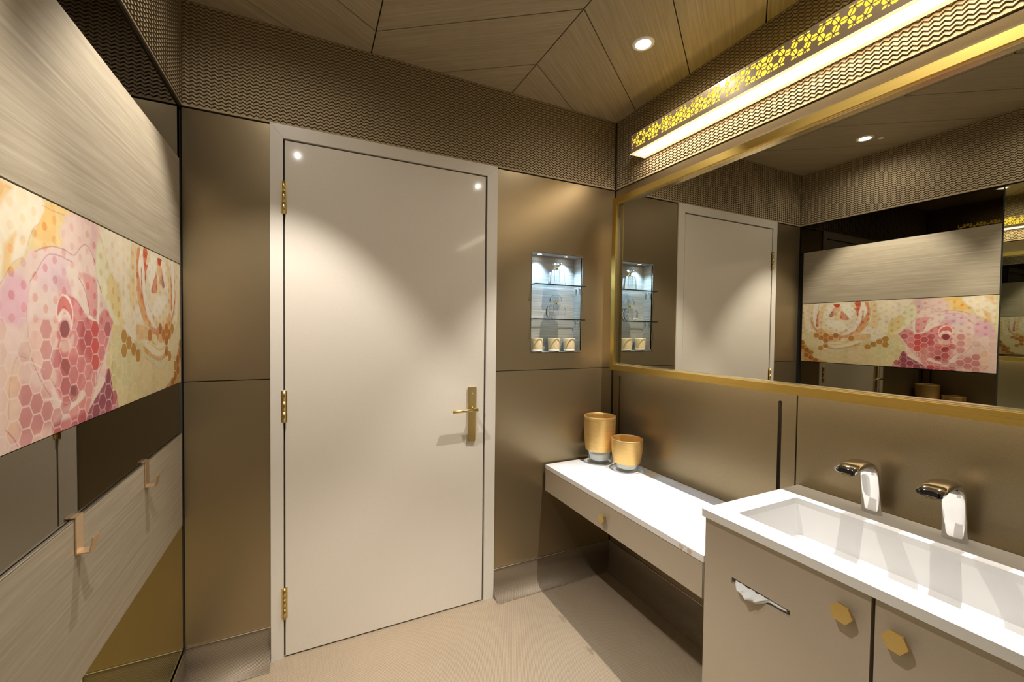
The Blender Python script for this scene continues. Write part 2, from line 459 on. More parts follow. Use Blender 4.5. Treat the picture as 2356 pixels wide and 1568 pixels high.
# left wall: mirrors between veneer bands
YP = 1.967
def lbox(x0, x1, y0, y1, z0, z1, mat, name, label=None, grain=None, bev=0):
    o = MB().box(x0, x1, y0, y1, z0, z1, bev).build(name, MAT[mat], wall_left, grain=grain)
    if label: o['label'] = label
    return o
lbox(XL - 0.012, XL - 0.006, PEND, YB - 0.003, 0.634, ZF - 0.001, 'dark2', 'tinted_mirror', 'black tinted mirror strip under the frieze')
lbox(XL - 0.012, XL - 0.006, PEND, YP, -0.402, -0.213, 'dark', 'tinted_mirror', 'dark bronze mirror strip below the rose panel')
lbox(XL - 0.010, XL - 0.003, PEND, YP + 0.02, ZS + 0.004, -0.763, 'olive', 'tinted_mirror', 'gold tinted mirror at the foot of the wall')
lbox(XL - 0.014, XL, PEND, YP, 0.2365, 0.629, 'oak', 'wall_panel', 'upper light oak veneer band', (0, 1, 0))
lbox(XL - 0.012, XL, PEND, YP + 0.006, -0.7595, -0.4055, 'oak', 'wall_panel', 'lower oak veneer band carrying the hooks', (0, 1, 0))
lbox(XL - 0.012, XL + 0.0006, PEND, YP + 0.006, -0.4055, -0.4035, 'steel', 'panel_edge_trim')
lbox(XL - 0.014, XL - 0.001, PEND - 0.006, PEND - 0.001, ZS + 0.004, ZF - 0.001, 'black', 'mirror_edge')
lbox(XL - 0.012, XL - 0.004, YF + 0.002, PEND - 0.006, ZS + 0.004, ZF - 0.001, 'mirror2', 'clear_mirror', 'tall clear mirror beside the rose panel')

# coved skirting with a thin bright trim line
def cove_profile():
    pts = [(0.0015, 0.148), (0.0015, 0.075)]
    r = 0.066
    for k in range(1, 13):
        t = math.pi / 2 * k / 12
        pts.append((0.0015 + r - r * math.cos(t), 0.0015 + r - r * math.sin(t)))
    return pts
def cove(name, p0, p1, nrm, m0, m1):
    """p0->p1 along the wall foot; m0/m1: 1 mitred, 0 square"""
    prof = cove_profile(); p0 = Vector(p0); p1 = Vector(p1); d = (p1 - p0).normalized(); nrm = Vector(nrm)
    vs = []; fs = []; dist = 0; prev = None
    for a, h in prof:
        q0 = p0 + nrm * a + d * (a * m0); q1 = p1 + nrm * a - d * (a * m1)
        vs += [(q0.x, q0.y, FLOOR + h), (q1.x, q1.y, FLOOR + h)]
    n = len(prof)
    for i in range(n - 1): fs.append((2 * i, 2 * i + 1, 2 * i + 3, 2 * i + 2))
    # wall foot closes the section
    k = len(vs)
    vs += [(p0.x, p0.y, FLOOR), (p1.x, p1.y, FLOOR)]
    fs.append(tuple([2 * i for i in range(n)] + [k])[::-1]); fs.append(tuple([2 * i + 1 for i in range(n)] + [k + 1]))
    mb = MB(); mb.add(vs, fs)
    for i in range(n - 1): mb.sm[i] = True
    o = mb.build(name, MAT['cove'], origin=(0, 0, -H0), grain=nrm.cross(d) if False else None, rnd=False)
    structure(o)
    q0 = p0 + nrm * 0.0005; q1 = p1 + nrm * 0.0005; b = nrm * 0.004
    xs = sorted((q0.x, (q1 + b).x)); ys = sorted((q0.y, (q1 + b).y))
    MB().box(xs[0], xs[1], ys[0], ys[1], FLOOR + 0.1478, FLOOR + 0.1508).build('skirting_trim', MAT['steel'], o)
    return o
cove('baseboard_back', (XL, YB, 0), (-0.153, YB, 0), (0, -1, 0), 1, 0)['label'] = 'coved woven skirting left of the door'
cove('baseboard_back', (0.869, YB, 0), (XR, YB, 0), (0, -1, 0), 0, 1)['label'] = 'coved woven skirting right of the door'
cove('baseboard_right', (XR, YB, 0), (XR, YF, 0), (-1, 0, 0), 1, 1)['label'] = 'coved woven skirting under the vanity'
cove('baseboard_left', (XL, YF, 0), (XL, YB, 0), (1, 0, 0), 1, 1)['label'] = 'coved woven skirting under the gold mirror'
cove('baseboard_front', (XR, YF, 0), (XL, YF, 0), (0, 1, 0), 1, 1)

# ------------------------------------------------------------------ door
door = thing('door_1', 'cream lacquered flush door in a pale frame with brass fittings', 'door', (0.35, YB, FLOOR))
door['kind'] = 'structure'
FO0, FO1, FI0, FI1, ZO, ZI = -0.1515, 0.868, -0.1035, 0.812, 0.8405, 0.7865
FY = YB - 0.006
sf = 0.0006
MB().prism([(FO0, FLOOR), (FI0, FLOOR), (FI0, ZI), (FO0, ZO - 0.0)], FY, YB + 0.06, P_xz).build('frame_jamb', MAT['frame'], door)
MB().prism([(FI1, FLOOR), (FO1, FLOOR), (FO1, ZO), (FI1, ZI)], FY, YB + 0.06, P_xz).build('frame_jamb', MAT['frame'], door)
MB().prism([(FI0 + sf, ZI), (FI1 - sf, ZI), (FO1 - sf, ZO), (FO0 + sf, ZO)], FY, YB + 0.06, P_xz).build('frame_head', MAT['frame'], door)
MB().box(FI0, FI1, YB + 0.03, YB + 0.06, FLOOR, ZI).build('door_stop', MAT['black'], door)
MB().box(-0.0975, 0.8035, YB - 0.0015, YB + 0.028, FLOOR + 0.006, 0.779, 0.0012).build('door_leaf', MAT['door'], door)
for zc in (0.5425, -0.33, -1.172):
    h = MB()
    for a, b in ((-0.0655, -0.0225), (-0.0215, 0.0215), (0.0225, 0.0655)):
        h.cyl((-0.1005, YB - 0.0105, zc + a), (-0.1005, YB - 0.0105, zc + b), 0.0062, 16)
    h.cyl((-0.1005, YB - 0.0105, zc - 0.069), (-0.1005, YB - 0.0105, zc + 0.069), 0.003, 10)
    hp = h.build('hinge', MAT['brass'], door)
    MB().box(-0.112, -0.1035, FY - 0.0012, FY, zc - 0.0655, zc + 0.0655).box(-0.0975, -0.0895, YB - 0.003, YB - 0.0015, zc - 0.0655, zc + 0.0655).build('hinge_leaf', MAT['brass'], hp)
hp = MB().box(0.718, 0.760, YB - 0.0115, YB - 0.0015, -0.563, -0.288, 0.0012).build('handle_plate', MAT['brass'], door)
lv = MB()
lv.cyl((0.742, YB - 0.0115, -0.398), (0.742, YB - 0.016, -0.398), 0.0105, 24)
lv.cyl((0.742, YB - 0.014, -0.398), (0.7455, YB - 0.048, -0.398), 0.0076, 20)
lv.cyl((0.7535, YB - 0.05, -0.398), (0.624, YB - 0.05, -0.401), 0.0076, 20)
lv.build('lever', MAT['brass'], hp)
for z in (-0.320, -0.532):
    MB().cyl((0.7395, YB - 0.0128, z), (0.7395, YB - 0.0114, z), 0.0042, 16).build('screw', MAT['chrome'], hp)
MB().box(0.8105, 0.8165, YB - 0.0085, YB + 0.004, -0.434, -0.35, 0.001).build('strike_plate', MAT['frame'], door)

# ================================================================== LIGHT FITTINGS
def spot(x, y, z, w, size, blend, color, radius, parent, name='lamp'):
    L = bpy.data.lights.new(name, 'SPOT'); L.energy = w; L.spot_size = math.radians(size); L.spot_blend = blend
    L.color = color; L.shadow_soft_size = radius
    o = bpy.data.objects.new(name, L); COL.objects.link(o); o.parent = parent
    pb = Vector(parent['_o']); o.location = Vector((x, y, z)) - pb
    return o
def downlight(x, y, label):
    t = thing('downlight', label, 'downlight', (x, y, ZC), 'recessed ceiling downlights')
    MB().lathe([(0.031, ZC - 0.0005), (0.031, ZC - 0.0035), (0.0365, ZC - 0.005), (0.0455, ZC - 0.003), (0.0465, ZC)], x, y, 48).build('trim_ring', MAT['wt'], t)
    MB().disc((x, y, ZC - 0.0012), 0.0312, 'z', 40, True).build('glowing_lens', MAT['lampdisc'], t, normals=False)
    spot(x, y, ZC - 0.007, SPOT_W, 76, 0.42, WARM, 0.006, t)
    spot(x, y, ZC - 0.007, SPOT_FILL, 165, 0.6, WARM, 0.006, t, 'lamp_spill')
    return t
downlight(1.286, 1.407, 'round lit downlight in the ceiling beside the light bar')
downlight(-0.13, 1.445, 'round lit downlight reflected in the vanity mirror beside a small sensor')
downlight(1.290, 0.61, 'round downlight above the basin, seen as the right glint on the door')
downlight(-0.085, 0.61, 'round downlight near the left wall, seen as the left glint on the door')
s = MB().lathe([(0.0, ZC - 0.004), (0.011, ZC - 0.004), (0.014, ZC - 0.0025), (0.0145, ZC)], -0.212, 1.396, 24).build('ceiling_sensor', MAT['wt'], origin=(-0.212, 1.396, ZC))
tag(s, 'tiny round white ceiling sensor beside the downlight in the mirror image', 'sensor')

# light bar above the mirror
BX0, BX1, BY0, BY1, BZ0, BZ1 = 1.525, 1.628, -0.75, 1.752, 0.938, 1.040
bar = thing('light_bar', 'long wall light bar with glowing hexagon fretwork front and white luminous underside', 'wall light', (1.58, 0.5, BZ0))
# underside flange frame and recessed diffuser
MB().prism(rect(BX0, BX1, BY0, BY1), BZ0, BZ0 + 0.003, P_xy, [rect(BX0 + 0.015, BX1 - 0.022, BY0 + 0.016, BY1 - 0.016)]).build('flange', MAT['barflange'], bar)
MB().box(BX0 + 0.015, BX1 - 0.022, BY0 + 0.016, BY1 - 0.016, BZ0 + 0.0035, BZ0 + 0.006).build('diffuser', MAT['bar'], bar)
bb = MB(); bb.box(BX0, BX1, BY1 - 0.003, BY1, BZ0 + 0.003, BZ1); bb.box(BX0, BX1, BY0, BY0 + 0.003, BZ0 + 0.003, BZ1)
bb.box(BX1 - 0.003, BX1, BY0, BY1, BZ0 + 0.003, BZ1); bb.box(BX0, BX1, BY0, BY1, BZ1 - 0.002, BZ1)
bb.build('housing', MAT['barbody'], bar)
GZ0, GZ1, GY0, GY1 = BZ0 + 0.024, BZ1 - 0.010, BY0 + 0.014, BY1 - 0.012
MB().prism(rect(BY0, BY1, BZ0 + 0.003, BZ1), BX0, BX0 + 0.0022, P_yz, [rect(GY0, GY1, GZ0, GZ1)]).build('front_plate', MAT['barbody'], bar)
MB().box(BX0 + 0.012, BX0 + 0.015, GY0 - 0.005, GY1 + 0.005, GZ0 - 0.008, GZ1 + 0.006).build('amber_panel', MAT['amber'], bar)
# hexagon fretwork
def clip_rect(poly):
    for ax, lim, less in ((0, GY1, True), (0, GY0, False), (1, GZ1, True), (1, GZ0, False)):
        if len(poly) < 3: return []
        poly = clip(poly, ax, lim, less)
    return poly
fret = MB(); S = 0.025; RH = S / math.sqrt(3)
def hexpts(cx, cz, r): return [(cx + r * math.cos(math.radians(60 * k)), cz + r * math.sin(math.radians(60 * k))) for k in range(6)]
def fpr(poly, x0=BX0 + 0.0002, x1=BX0 + 0.0026):
    poly = clip_rect(poly)
    if len(poly) >= 3:
        n = len(poly)
        vs = [(x0, p, q) for p, q in poly] + [(x1, p, q) for p, q in poly]
        fret.add(vs, [tuple(range(n)), tuple(reversed(range(n, 2 * n)))] + [(i, (i + 1) % n, (i + 1) % n + n, i + n) for i in range(n)])
rnd = random.Random(3)
ncol = int((GY1 - GY0) / (S * 0.8660254)) + 2
for c in range(-1, ncol):
    for r in range(-2, 5):
        cxx = GY1 - c * S * 0.8660254 - 0.02; czz = BZ0 + 0.0345 + r * S + (S / 2 if c % 2 else 0)
        # index on the doubled lattice: centres where both axial coordinates are even
        q_ = c; rr_ = r - (c - (c & 1)) // 2
        centre = (q_ % 2 == 0) and (rr_ % 2 == 0)
        outer = hexpts(cxx, czz, RH); inner = hexpts(cxx, czz, RH - 0.0022)
        if centre and rnd.random() < 0.72:
            fpr(outer); continue
        for k in range(6):
            fpr([outer[k], outer[(k + 1) % 6], inner[(k + 1) % 6], inner[k]])
        if not centre:
            if q_ % 2 == 0: ang = 0                 # neighbour centres lie above and below
            elif rr_ % 2 == 0: ang = 60
            else: ang = 120
            a = math.radians(ang); dx, dz = math.cos(a), math.sin(a); L = RH * 0.95; hw = 0.0013
            fpr([(cxx - dx * L - dz * hw, czz - dz * L + dx * hw), (cxx - dx * L + dz * hw, czz - dz * L - dx * hw),
                 (cxx + dx * L + dz * hw, czz + dz * L - dx * hw), (cxx + dx * L - dz * hw, czz + dz * L + dx * hw)])
MB().box(BX0 + 0.03, BX1 - 0.03, BY0 + 0.05, BY1 - 0.08, BZ1 + 0.0005, BZ1 + 0.002).build('uplight_strip', MAT['amber'], bar)
fret.build('hexagon_fretwork', MAT['barbody'], bar)

# ================================================================== MIRROR
MXF, MXB = 1.482, 1.522
MY0, MY1, MZ0, MZ1 = -0.62, 1.836, -0.208, 0.7215
mir = thing('wall_mirror', 'large rectangular vanity mirror in a brushed gold frame', 'mirror', (1.5, 0.6, MZ0))
W1, W2 = 0.030, 0.0385
mf = MB()
o_ = [(MY0, MZ0), (MY1, MZ0), (MY1, MZ1), (MY0, MZ1)]
i_ = [(MY0 + W1, MZ0 + W1), (MY1 - W1, MZ0 + W1), (MY1 - W1, MZ1 - W1), (MY0 + W1, MZ1 - W1)]
for k in range(4):
    j = (k + 1) % 4
    m_ = MB(); m_.prism([o_[k], o_[j], i_[j], i_[k]], MXF, MXB, P_yz)
    m_.build('frame_rail', MAT['gold'], mir, grain=(0, 1, 0) if k % 2 == 0 else (0, 0, 1))
lip = MB()
for a, b, xa, xb in ((W1, W1 + 0.003, MXF + 0.006, MXF + 0.030), (W1 + 0.003, W1 + 0.0065, MXF + 0.012, MXF + 0.030), ):
    lip.prism(rect(MY0 + a, MY1 - a, MZ0 + a, MZ1 - a), xa, xb, P_yz, [rect(MY0 + b, MY1 - b, MZ0 + b, MZ1 - b)])
lip.build('inner_lip', MAT['goldlip'], mir)
MB().box(1.509, 1.514, MY0 + W1, MY1 - W1, MZ0 + W1, MZ1 - W1).build('mirror_glass', MAT['mirror'], mir)
MB().box(1.514, 1.519, MY0 + 0.02, MY1 - 0.02, MZ0 + 0.02, MZ1 - 0.02).build('backing_board', MAT['black'], mir)
bl = MB()
bl.box(1.5192, 1.5215, MY0 + 0.05, MY1 - 0.045, MZ0 + 0.035, MZ0 + 0.047); bl.box(1.5192, 1.5215, MY1 - 0.057, MY1 - 0.045, MZ0 + 0.06, MZ1 - 0.05)
bl.build('backlight_strip', MAT['ledstrip'], mir)
for y in (0.1, 0.9, 1.5):
    MB().box(1.519, XR - 0.0005, y - 0.02, y + 0.02, 0.2, 0.28).build('bracket', MAT['black'], mir)

# ================================================================== DRESSING SHELF
SZ = -0.736
shelf = thing('dressing_shelf', 'floating taupe drawer shelf with a white top between door wall and basin', 'shelf', (1.4, 1.46, -0.883))
MB().box(1.174, XR - 0.002, 0.952, 1.984, -0.883, -0.762).build('drawer_box', MAT['taupe'], shelf)
dr = MB().box(1.1695, 1.173, 0.954, 1.984, -0.881, -0.763, 0.0008).build('drawer_front', MAT['taupe'], shelf)
MB().box(1.1692, XR - 0.002, 0.950, 1.985, -0.760, SZ, 0.0015).build('shelf_top', MAT['white'], shelf)
for y in (1.043, 1.008):
    MB().cyl((1.1685, y, -0.7485), (1.1705, y, -0.7485), 0.0095, 24).build('round_button', MAT['steel'], shelf)

def hex_knob(xf, y, z, r, parent_label, x_wall, rot=0, label=None, group=None):
    k = MB(); pts = [(y + r * math.cos(math.radians(60 * i + rot)), z + r * math.sin(math.radians(60 * i + rot))) for i in range(6)]
    k.prism(pts, xf, xf + 0.008, P_yz)
    k.cyl((xf + 0.008, y, z), (x_wall + 0.0005, y, z), r * 0.28, 20)
    return k
hex_knob(1.146, 1.462, -0.8205, 0.0205, None, 1.1695, 10).build('hexagonal_knob', MAT['brass'], dr)

# ================================================================== VANITY
CZ = -0.559; VX = 1.126; VY1 = 0.9245; VY0 = -0.62
cab = thing('vanity_cabinet', 'taupe lacquered vanity cabinet with hexagonal brass knobs under the white basin top', 'cabinet', (1.4, 0.2, FLOOR))
CX = 1.140
MB().box(CX + 0.02, XR - 0.003, VY0, VY1 - 0.004, FLOOR + 0.008, CZ - 0.1495).build('carcass', MAT['taupe'], cab)
MB().box(CX + 0.02, XR - 0.003, VY1 - 0.022, VY1 - 0.004, CZ - 0.1495, CZ - 0.0255).build('side_panel', MAT['taupe'], cab)
MB().box(CX + 0.06, CX + 0.07, VY0, VY1 - 0.03, CZ - 0.2, CZ - 0.03).build('inner_panel', MAT['black'], cab)
SL0, SL1 = 0.656, 0.8265
d1 = MB().prism(rect(0.482, VY1 - 0.003, FLOOR + 0.01, CZ - 0.0255), CX, CX + 0.019, P_yz,
                [rrect(SL0, SL1, -0.7505, -0.7315, 0.004)]).build('cabinet_door', MAT['taupe'], cab)
d1['label'] = 'door with a paper towel slot'
d2 = MB().prism(rect(-0.07, 0.4745, FLOOR + 0.01, CZ - 0.0255), CX, CX + 0.019, P_yz).build('cabinet_door', MAT['taupe'], cab)
MB().prism(rect(VY0, -0.0775, FLOOR + 0.01, CZ - 0.0255), CX, CX + 0.019, P_yz).build('cabinet_door', MAT['taupe'], cab)
MB().box(CX + 0.0195, CX + 0.021, -0.08, 0.485, FLOOR + 0.01, CZ - 0.03).build('shadow_strip', MAT['black'], cab)
k_ = hex_knob(1.116, 0.530, -0.652, 0.0238, None, CX, 6).build('hexagonal_knob', MAT['brass'], d1)
k_ = hex_knob(1.116, 0.4300, -0.652, 0.0238, None, CX, 6).build('hexagonal_knob', MAT['brass'], d2)
# top with trough basin, one continuous piece
BX_0, BX_1, BY_0, BY_1, BD = 1.199, 1.497, -0.46, 0.853, 0.135
tp = MB()
tp.prism(rect(VX, XR - 0.002, VY0, VY1), CZ - 0.024, CZ, P_xy, [rrect(BX_0, BX_1, BY_0, BY_1, 0.006, 4)])
inner = rrect(BX_0, BX_1, BY_0, BY_1, 0.006, 4); low = rrect(BX_0 + 0.012, BX_1 - 0.012, BY_0 + 0.02, BY_1 - 0.02, 0.02, 4)
low2 = rrect(BX_0 + 0.032, BX_1 - 0.032, BY_0 + 0.045, BY_1 - 0.045, 0.02, 4)
n = len(inner)
vs = [(p, q, CZ - 0.02) for p, q in inner] + [(p, q, CZ - BD + 0.02) for p, q in low] + [(p, q, CZ - BD) for p, q in low2]
fs = [(i, (i + 1) % n, n + (i + 1) % n, n + i) for i in range(n)] + [(n + i, n + (i + 1) % n, 2 * n + (i + 1) % n, 2 * n + i) for i in range(n)] + [tuple(range(2 * n, 3 * n))]
tp.add(vs, fs)
top = tp.build('basin_top', MAT['white'], origin=(1.38, 0.15, CZ - 0.024), normals=True)
tag(top, 'glossy white countertop with a long integrated trough basin', 'basin')
MB().lathe([(0.0, CZ - BD + 0.0035), (0.016, CZ - BD + 0.003), (0.021, CZ - BD + 0.0005)], 1.348, 0.15, 28).build('drain', MAT['chrome'], top)

# faucets: broad chrome blade folded over the basin
def faucet_mesh(yc):
    path = [(1.5930, CZ, 0.0270, 0.0290), (1.5920, CZ + 0.012, 0.0264, 0.0225), (1.5880, CZ + 0.040, 0.0258, 0.0180), (1.5795, CZ + 0.085, 0.0256, 0.0165),
            (1.5735, CZ + 0.117, 0.0256, 0.0165), (1.5665, CZ + 0.138, 0.0257, 0.0175), (1.552, CZ + 0.155, 0.0259, 0.0200), (1.530, CZ + 0.1635, 0.0262, 0.0220),
            (1.500, CZ + 0.1655, 0.0265, 0.0220), (1.465, CZ + 0.162, 0.0268, 0.0200), (1.430, CZ + 0.153, 0.0268, 0.0180)]
    m = 28; rings = []
    for i, (x, z, hw, th) in enumerate(path):
        a = path[max(0, i - 1)]; b = path[min(len(path) - 1, i + 1)]
        t = Vector((b[0] - a[0], 0, b[1] - a[1])).normalized()
        if i == 0: t = Vector((0, 0, 1))
        nn = Vector((t.z, 0, -t.x))       # outward (towards wall / up)
        if i > 3: nn = Vector((t.z, 0, -t.x))
        ring = []
        for k in range(m):
            ang = 2 * math.pi * k / m; cx = math.copysign(abs(math.cos(ang)) ** 0.62, math.cos(ang)); sx = math.copysign(abs(math.sin(ang)) ** 0.8, math.sin(ang))
            off = sx * th * 0.5
            ring.append(Vector((x, yc + cx * hw, z)) + nn * off)
        rings.append(ring)
    vs = [v[:] for r in rings for v in r]; fs = []
    for i in range(len(rings) - 1):
        for k in range(m):
            j = (k + 1) % m; fs.append((i * m + k, i * m + j, (i + 1) * m + j, (i + 1) * m + k))
    mb = MB(); mb.add(vs, fs, True); mb.add([v[:] for v in rings[0]], [tuple(reversed(range(m)))]); 
    # recessed dark mouth at the tip
    tip = rings[-1]; c = sum(tip, Vector()) / m
    inner = [c + (v - c) * 0.82 for v in tip]; inn2 = [v + Vector((0.006, 0, 0)) for v in inner]
    mb.add([v[:] for v in tip] + [v[:] for v in inner], [(k, (k + 1) % m, m + (k + 1) % m, m + k) for k in range(m)])
    mb.add([v[:] for v in inner] + [v[:] for v in inn2], [(k, (k + 1) % m, m + (k + 1) % m, m + k) for k in range(m)])
    mb.add([v[:] for v in inn2], [tuple(range(m))])
    return mb, c
def faucet(yc, label):
    t = thing('faucet', label, 'faucet', (1.58, yc, CZ), 'chrome blade faucets on the basin ledge')
    mb, c = faucet_mesh(yc); mb.build('faucet_body', MAT['chrome'], t)
    MB().box(1.431, 1.434, yc - 0.017, yc + 0.017, CZ + 0.148, CZ + 0.158).build('sensor_window', MAT['black'], t)
    MB().box(1.440, 1.466, yc - 0.011, yc + 0.011, CZ + 0.138, CZ + 0.151, 0.001).build('spout_outlet', MAT['chrome'], t)
    return t
faucet(0.681, 'chrome blade faucet farther along the basin, nearer the dressing shelf')
faucet(0.492, 'chrome blade faucet nearer the viewer at the right edge')

# paper towel tuft in the slot
tw = MB(); rt = random.Random(5); nu, nv = 26, 7
vs = []
for i in range(nu + 1):
    u = i / nu; y = SL1 - 0.012 - u * (SL1 - SL0 - 0.024)
    bulge = math.sin(math.pi * min(1, u / 0.66)) ** 0.8 if u < 0.66 else 0.0
    tail = 0.25 * math.sin(math.pi * (u - 0.6) / 0.4) if u > 0.6 else 0
    for j in range(nv + 1):
        v = j / nv
        out = (bulge * 0.026 + tail * 0.010 + 0.001) * math.sin(math.pi * (v * 0.82)) ** 0.9
        z = -0.7365 - v * (0.006 + bulge * 0.026 * (0.6 + 0.5 * u) + tail * 0.004)
        out += 0.0032 * math.sin(u * 31 + v * 5) * (bulge + 0.15) + 0.0025 * (rt.random() - 0.5) * bulge
        vs.append((CX + 0.006 - out * 1.0 - 0.004 * (bulge > 0.02), y + 0.002 * math.sin(v * 9 + u * 14), z))
fs = [(i * (nv + 1) + j, (i + 1) * (nv + 1) + j, (i + 1) * (nv + 1) + j + 1, i * (nv + 1) + j + 1) for i in range(nu) for j in range(nv)]
tw.add(vs, fs, False)
t_ = tw.build('paper_towel', MAT['paper'], origin=(CX, 0.75, -0.76), normals=False)
md = t_.modifiers.new('thickness', 'SOLIDIFY'); md.thickness = 0.0006
tag(t_, 'crumpled white paper towel poking out of the slot in the cabinet door', 'paper towel')

# ================================================================== COAT HOOKS
def hook(y, label):
    hw = 0.0145; t0 = 0.0025; zt = -0.4035
    prof = [(XL - 0.009, zt + 0.0035), (XL + 0.0035, zt + 0.0035), (XL + 0.0035, -0.4765), (XL + 0.0225, -0.4765), (XL + 0.0275, -0.4485),
            (XL + 0.0475, -0.4475), (XL + 0.0385, -0.479 + 0.0), (XL + 0.0010, -0.479), (XL + 0.0010, zt + 0.001), (XL - 0.009, zt + 0.001)]
    prof[5] = (XL + 0.0301, -0.4480); prof[6] = (XL + 0.0243, -0.479)
    m = MB().prism(prof, y - hw, y + hw, lambda p, q, a: (p, a, q)).build('coat_hook', MAT['rosegold'], origin=(XL, y, zt))
    return tag(m, label, 'coat hook', 'rose gold strap hooks over the lower oak band')
hook(1.183, 'rose gold strap hook nearer the viewer, larger in the picture')
hook(1.590, 'rose gold strap hook farther away, nearer the corner')

# ================================================================== VASES
def vase(x, y, rt_, h, band, rb, label):
    z0 = SZ + 0.0005
    t = thing('glass_vase', label, 'vase', (x, y, SZ), 'gold banded glass vases')
    th = 0.0028
    zb = z0 + h * (1 - band)
    # outer profile from foot to rim
    prof = [(0.0, 0), (rb * 0.72, 0), (rb * 0.86, 0.05 * h * 0.6), (rb, 0.07 * h)]
    def rad(f):                        # radius at height fraction
        return rt_ * float(np.interp(f, [0, 0.03, 0.08, 0.15, 0.28, 0.4, 0.6, 0.8, 1], [0.50, 0.60, 0.70, 0.785, 0.87, 0.92, 0.97, 0.995, 1.0]))
    fr = [0.0, 0.01, 0.03, 0.06, 0.09, 0.12, 0.16, 0.19, 0.22, 0.30, 0.4, 0.5, 0.6, 0.72, 0.85, 0.95, 1.0]
    fb = 1 - band
    glass_f = [f for f in fr if f < fb] + [fb]
    gold_f = [fb] + [f for f in fr if f > fb]
    g_ = MB()
    outp = [(0.0001, z0)] + [(rad(f) if f > 0 else rad(0) * 0.9, z0 + f * h) for f in glass_f]
    inp = [(max(0.0001, rad(f) - th), z0 + max(f * h, 0.012)) for f in reversed(glass_f) if f * h > 0.008] + [(0.0001, z0 + 0.010)]
    g_.lathe(outp + inp, x, y, 56)
    g_.build('clear_base', MAT['thin'], t)
    gm = MB()
    outp = [(rad(f), z0 + f * h) for f in gold_f]
    inp = [(rad(f) - th, z0 + f * h) for f in reversed(gold_f)]
    gm.lathe(outp + [(rad(1) - th / 2, z0 + h + 0.0008)] + inp + [outp[0]], x, y, 56)
    gm.build('gold_band', MAT['goldvase'], t)
    # silvered pale filling seen through the clear foot
    f2 = MB(); ff = [f for f in glass_f if f * h > 0.012]
    f2.lathe([(0.0001, z0 + 0.0125)] + [((rad(f) - th - 0.004) * (0.80 if f < 0.08 else 0.9), z0 + f * h + 0.002) for f in ff[:-1]] + [(0.0001, z0 + ff[-1] * h - 0.006)], x, y, 40)
    f2.build('white_filling', MAT['salt'], t)
    return t
m, nt, b = new_mat('white_crystals'); setp(b, (0.86, 0.85, 0.82), 0.0, 0.5)
bump(nt, b, noise(nt, coord(nt, 'Object'), 240, 3, 0.7), 0.9, 0.004); MAT['salt'] = m
vase(1.466, 1.893, 0.0885, 0.264, 0.715, 0.0800, 'tall gold vase with clear glass foot in the corner')
vase(1.515, 1.722, 0.0815, 0.171, 0.73, 0.0760, 'short wide gold vase in front of the tall one')

# ================================================================== NICHE CONTENTS
for i, x in enumerate((1.148, 1.322)):
    t = thing('niche_spotlight', ('left' if i == 0 else 'right') + ' small cool white spotlight in the top of the niche', 'spotlight', (x, YB + 0.042, NZ1), 'cool niche spotlights')
    MB().lathe([(0.0125, NZ1 - 0.0005), (0.0125, NZ1 - 0.003), (0.017, NZ1 - 0.003), (0.018, NZ1)], x, YB + 0.042, 28).build('trim_ring', MAT['chrome'], t)
    MB().disc((x, YB + 0.042, NZ1 - 0.0015), 0.0125, 'z', 28, True).build('glowing_lens', MAT['nicheled'], t, normals=False)
    spot(x, YB + 0.038, NZ1 - 0.006, NICHE_W, 105, 1.0, (0.33, 0.62, 1.0), 0.008, t)
for i, z in enumerate((0.252, 0.064)):
    gs = thing('glass_shelf', ('upper' if i == 0 else 'lower') + ' clear glass shelf across the lit niche', 'glass shelf', (1.24, YB + 0.02, z), 'glass shelves in the niche')
    MB().box(NX0 + 0.0012, NX1 - 0.0075, YB - 0.048, YB + ND - 0.004, z - 0.003, z + 0.003).build('shelf_pane', MAT['shelfglass'], gs)
    MB().box(NX0 + 0.0012, NX1 - 0.0075, YB - 0.0488, YB - 0.048, z - 0.003, z + 0.003).box(NX0 + 0.0008, NX0 + 0.0012, YB - 0.0488, YB - 0.001, z - 0.003, z + 0.003).build('polished_edge', MAT['edge'], gs)
    for x0, x1 in ((NX1 - 0.0005, NX1 - 0.011), (NX0 + 0.0005, NX0 + 0.011)):
        for y in (YB + 0.02, YB + 0.056):
            MB().cyl((x0, y, z - 0.0085), (x1, y, z - 0.0085), 0.0052, 16).build('shelf_support', MAT['chrome'], gs)

def facet(poly_rings, name, mat, parent):
    """stack of equal-length closed loops joined by flat facets"""
    m = len(poly_rings[0]); vs = [p for r in poly_rings for p in r]; fs = []
    for i in range(len(poly_rings) - 1):
        for k in range(m):
            j = (k + 1) % m; fs.append((i * m + k, i * m + j, (i + 1) * m + j, (i + 1) * m + k))
    fs.append(tuple(range(m))[::-1]); fs.append(tuple(range((len(poly_rings) - 1) * m, len(poly_rings) * m)))
    return MB().add(vs, fs).build(name, mat, parent)
def oct_ring(x, y, z, hx, hy, c=0.3):
    return [(x - hx, y - hy * (1 - c), z), (x - hx * (1 - c), y - hy, z), (x + hx * (1 - c), y - hy, z), (x + hx, y - hy * (1 - c), z),
            (x + hx, y + hy * (1 - c), z), (x + hx * (1 - c), y + hy, z), (x - hx * (1 - c), y + hy, z), (x - hx, y + hy * (1 - c), z)]
MAT['goldsm'] = plain('bright_gold', (0.95, 0.65, 0.1), 0.15, 1.0)
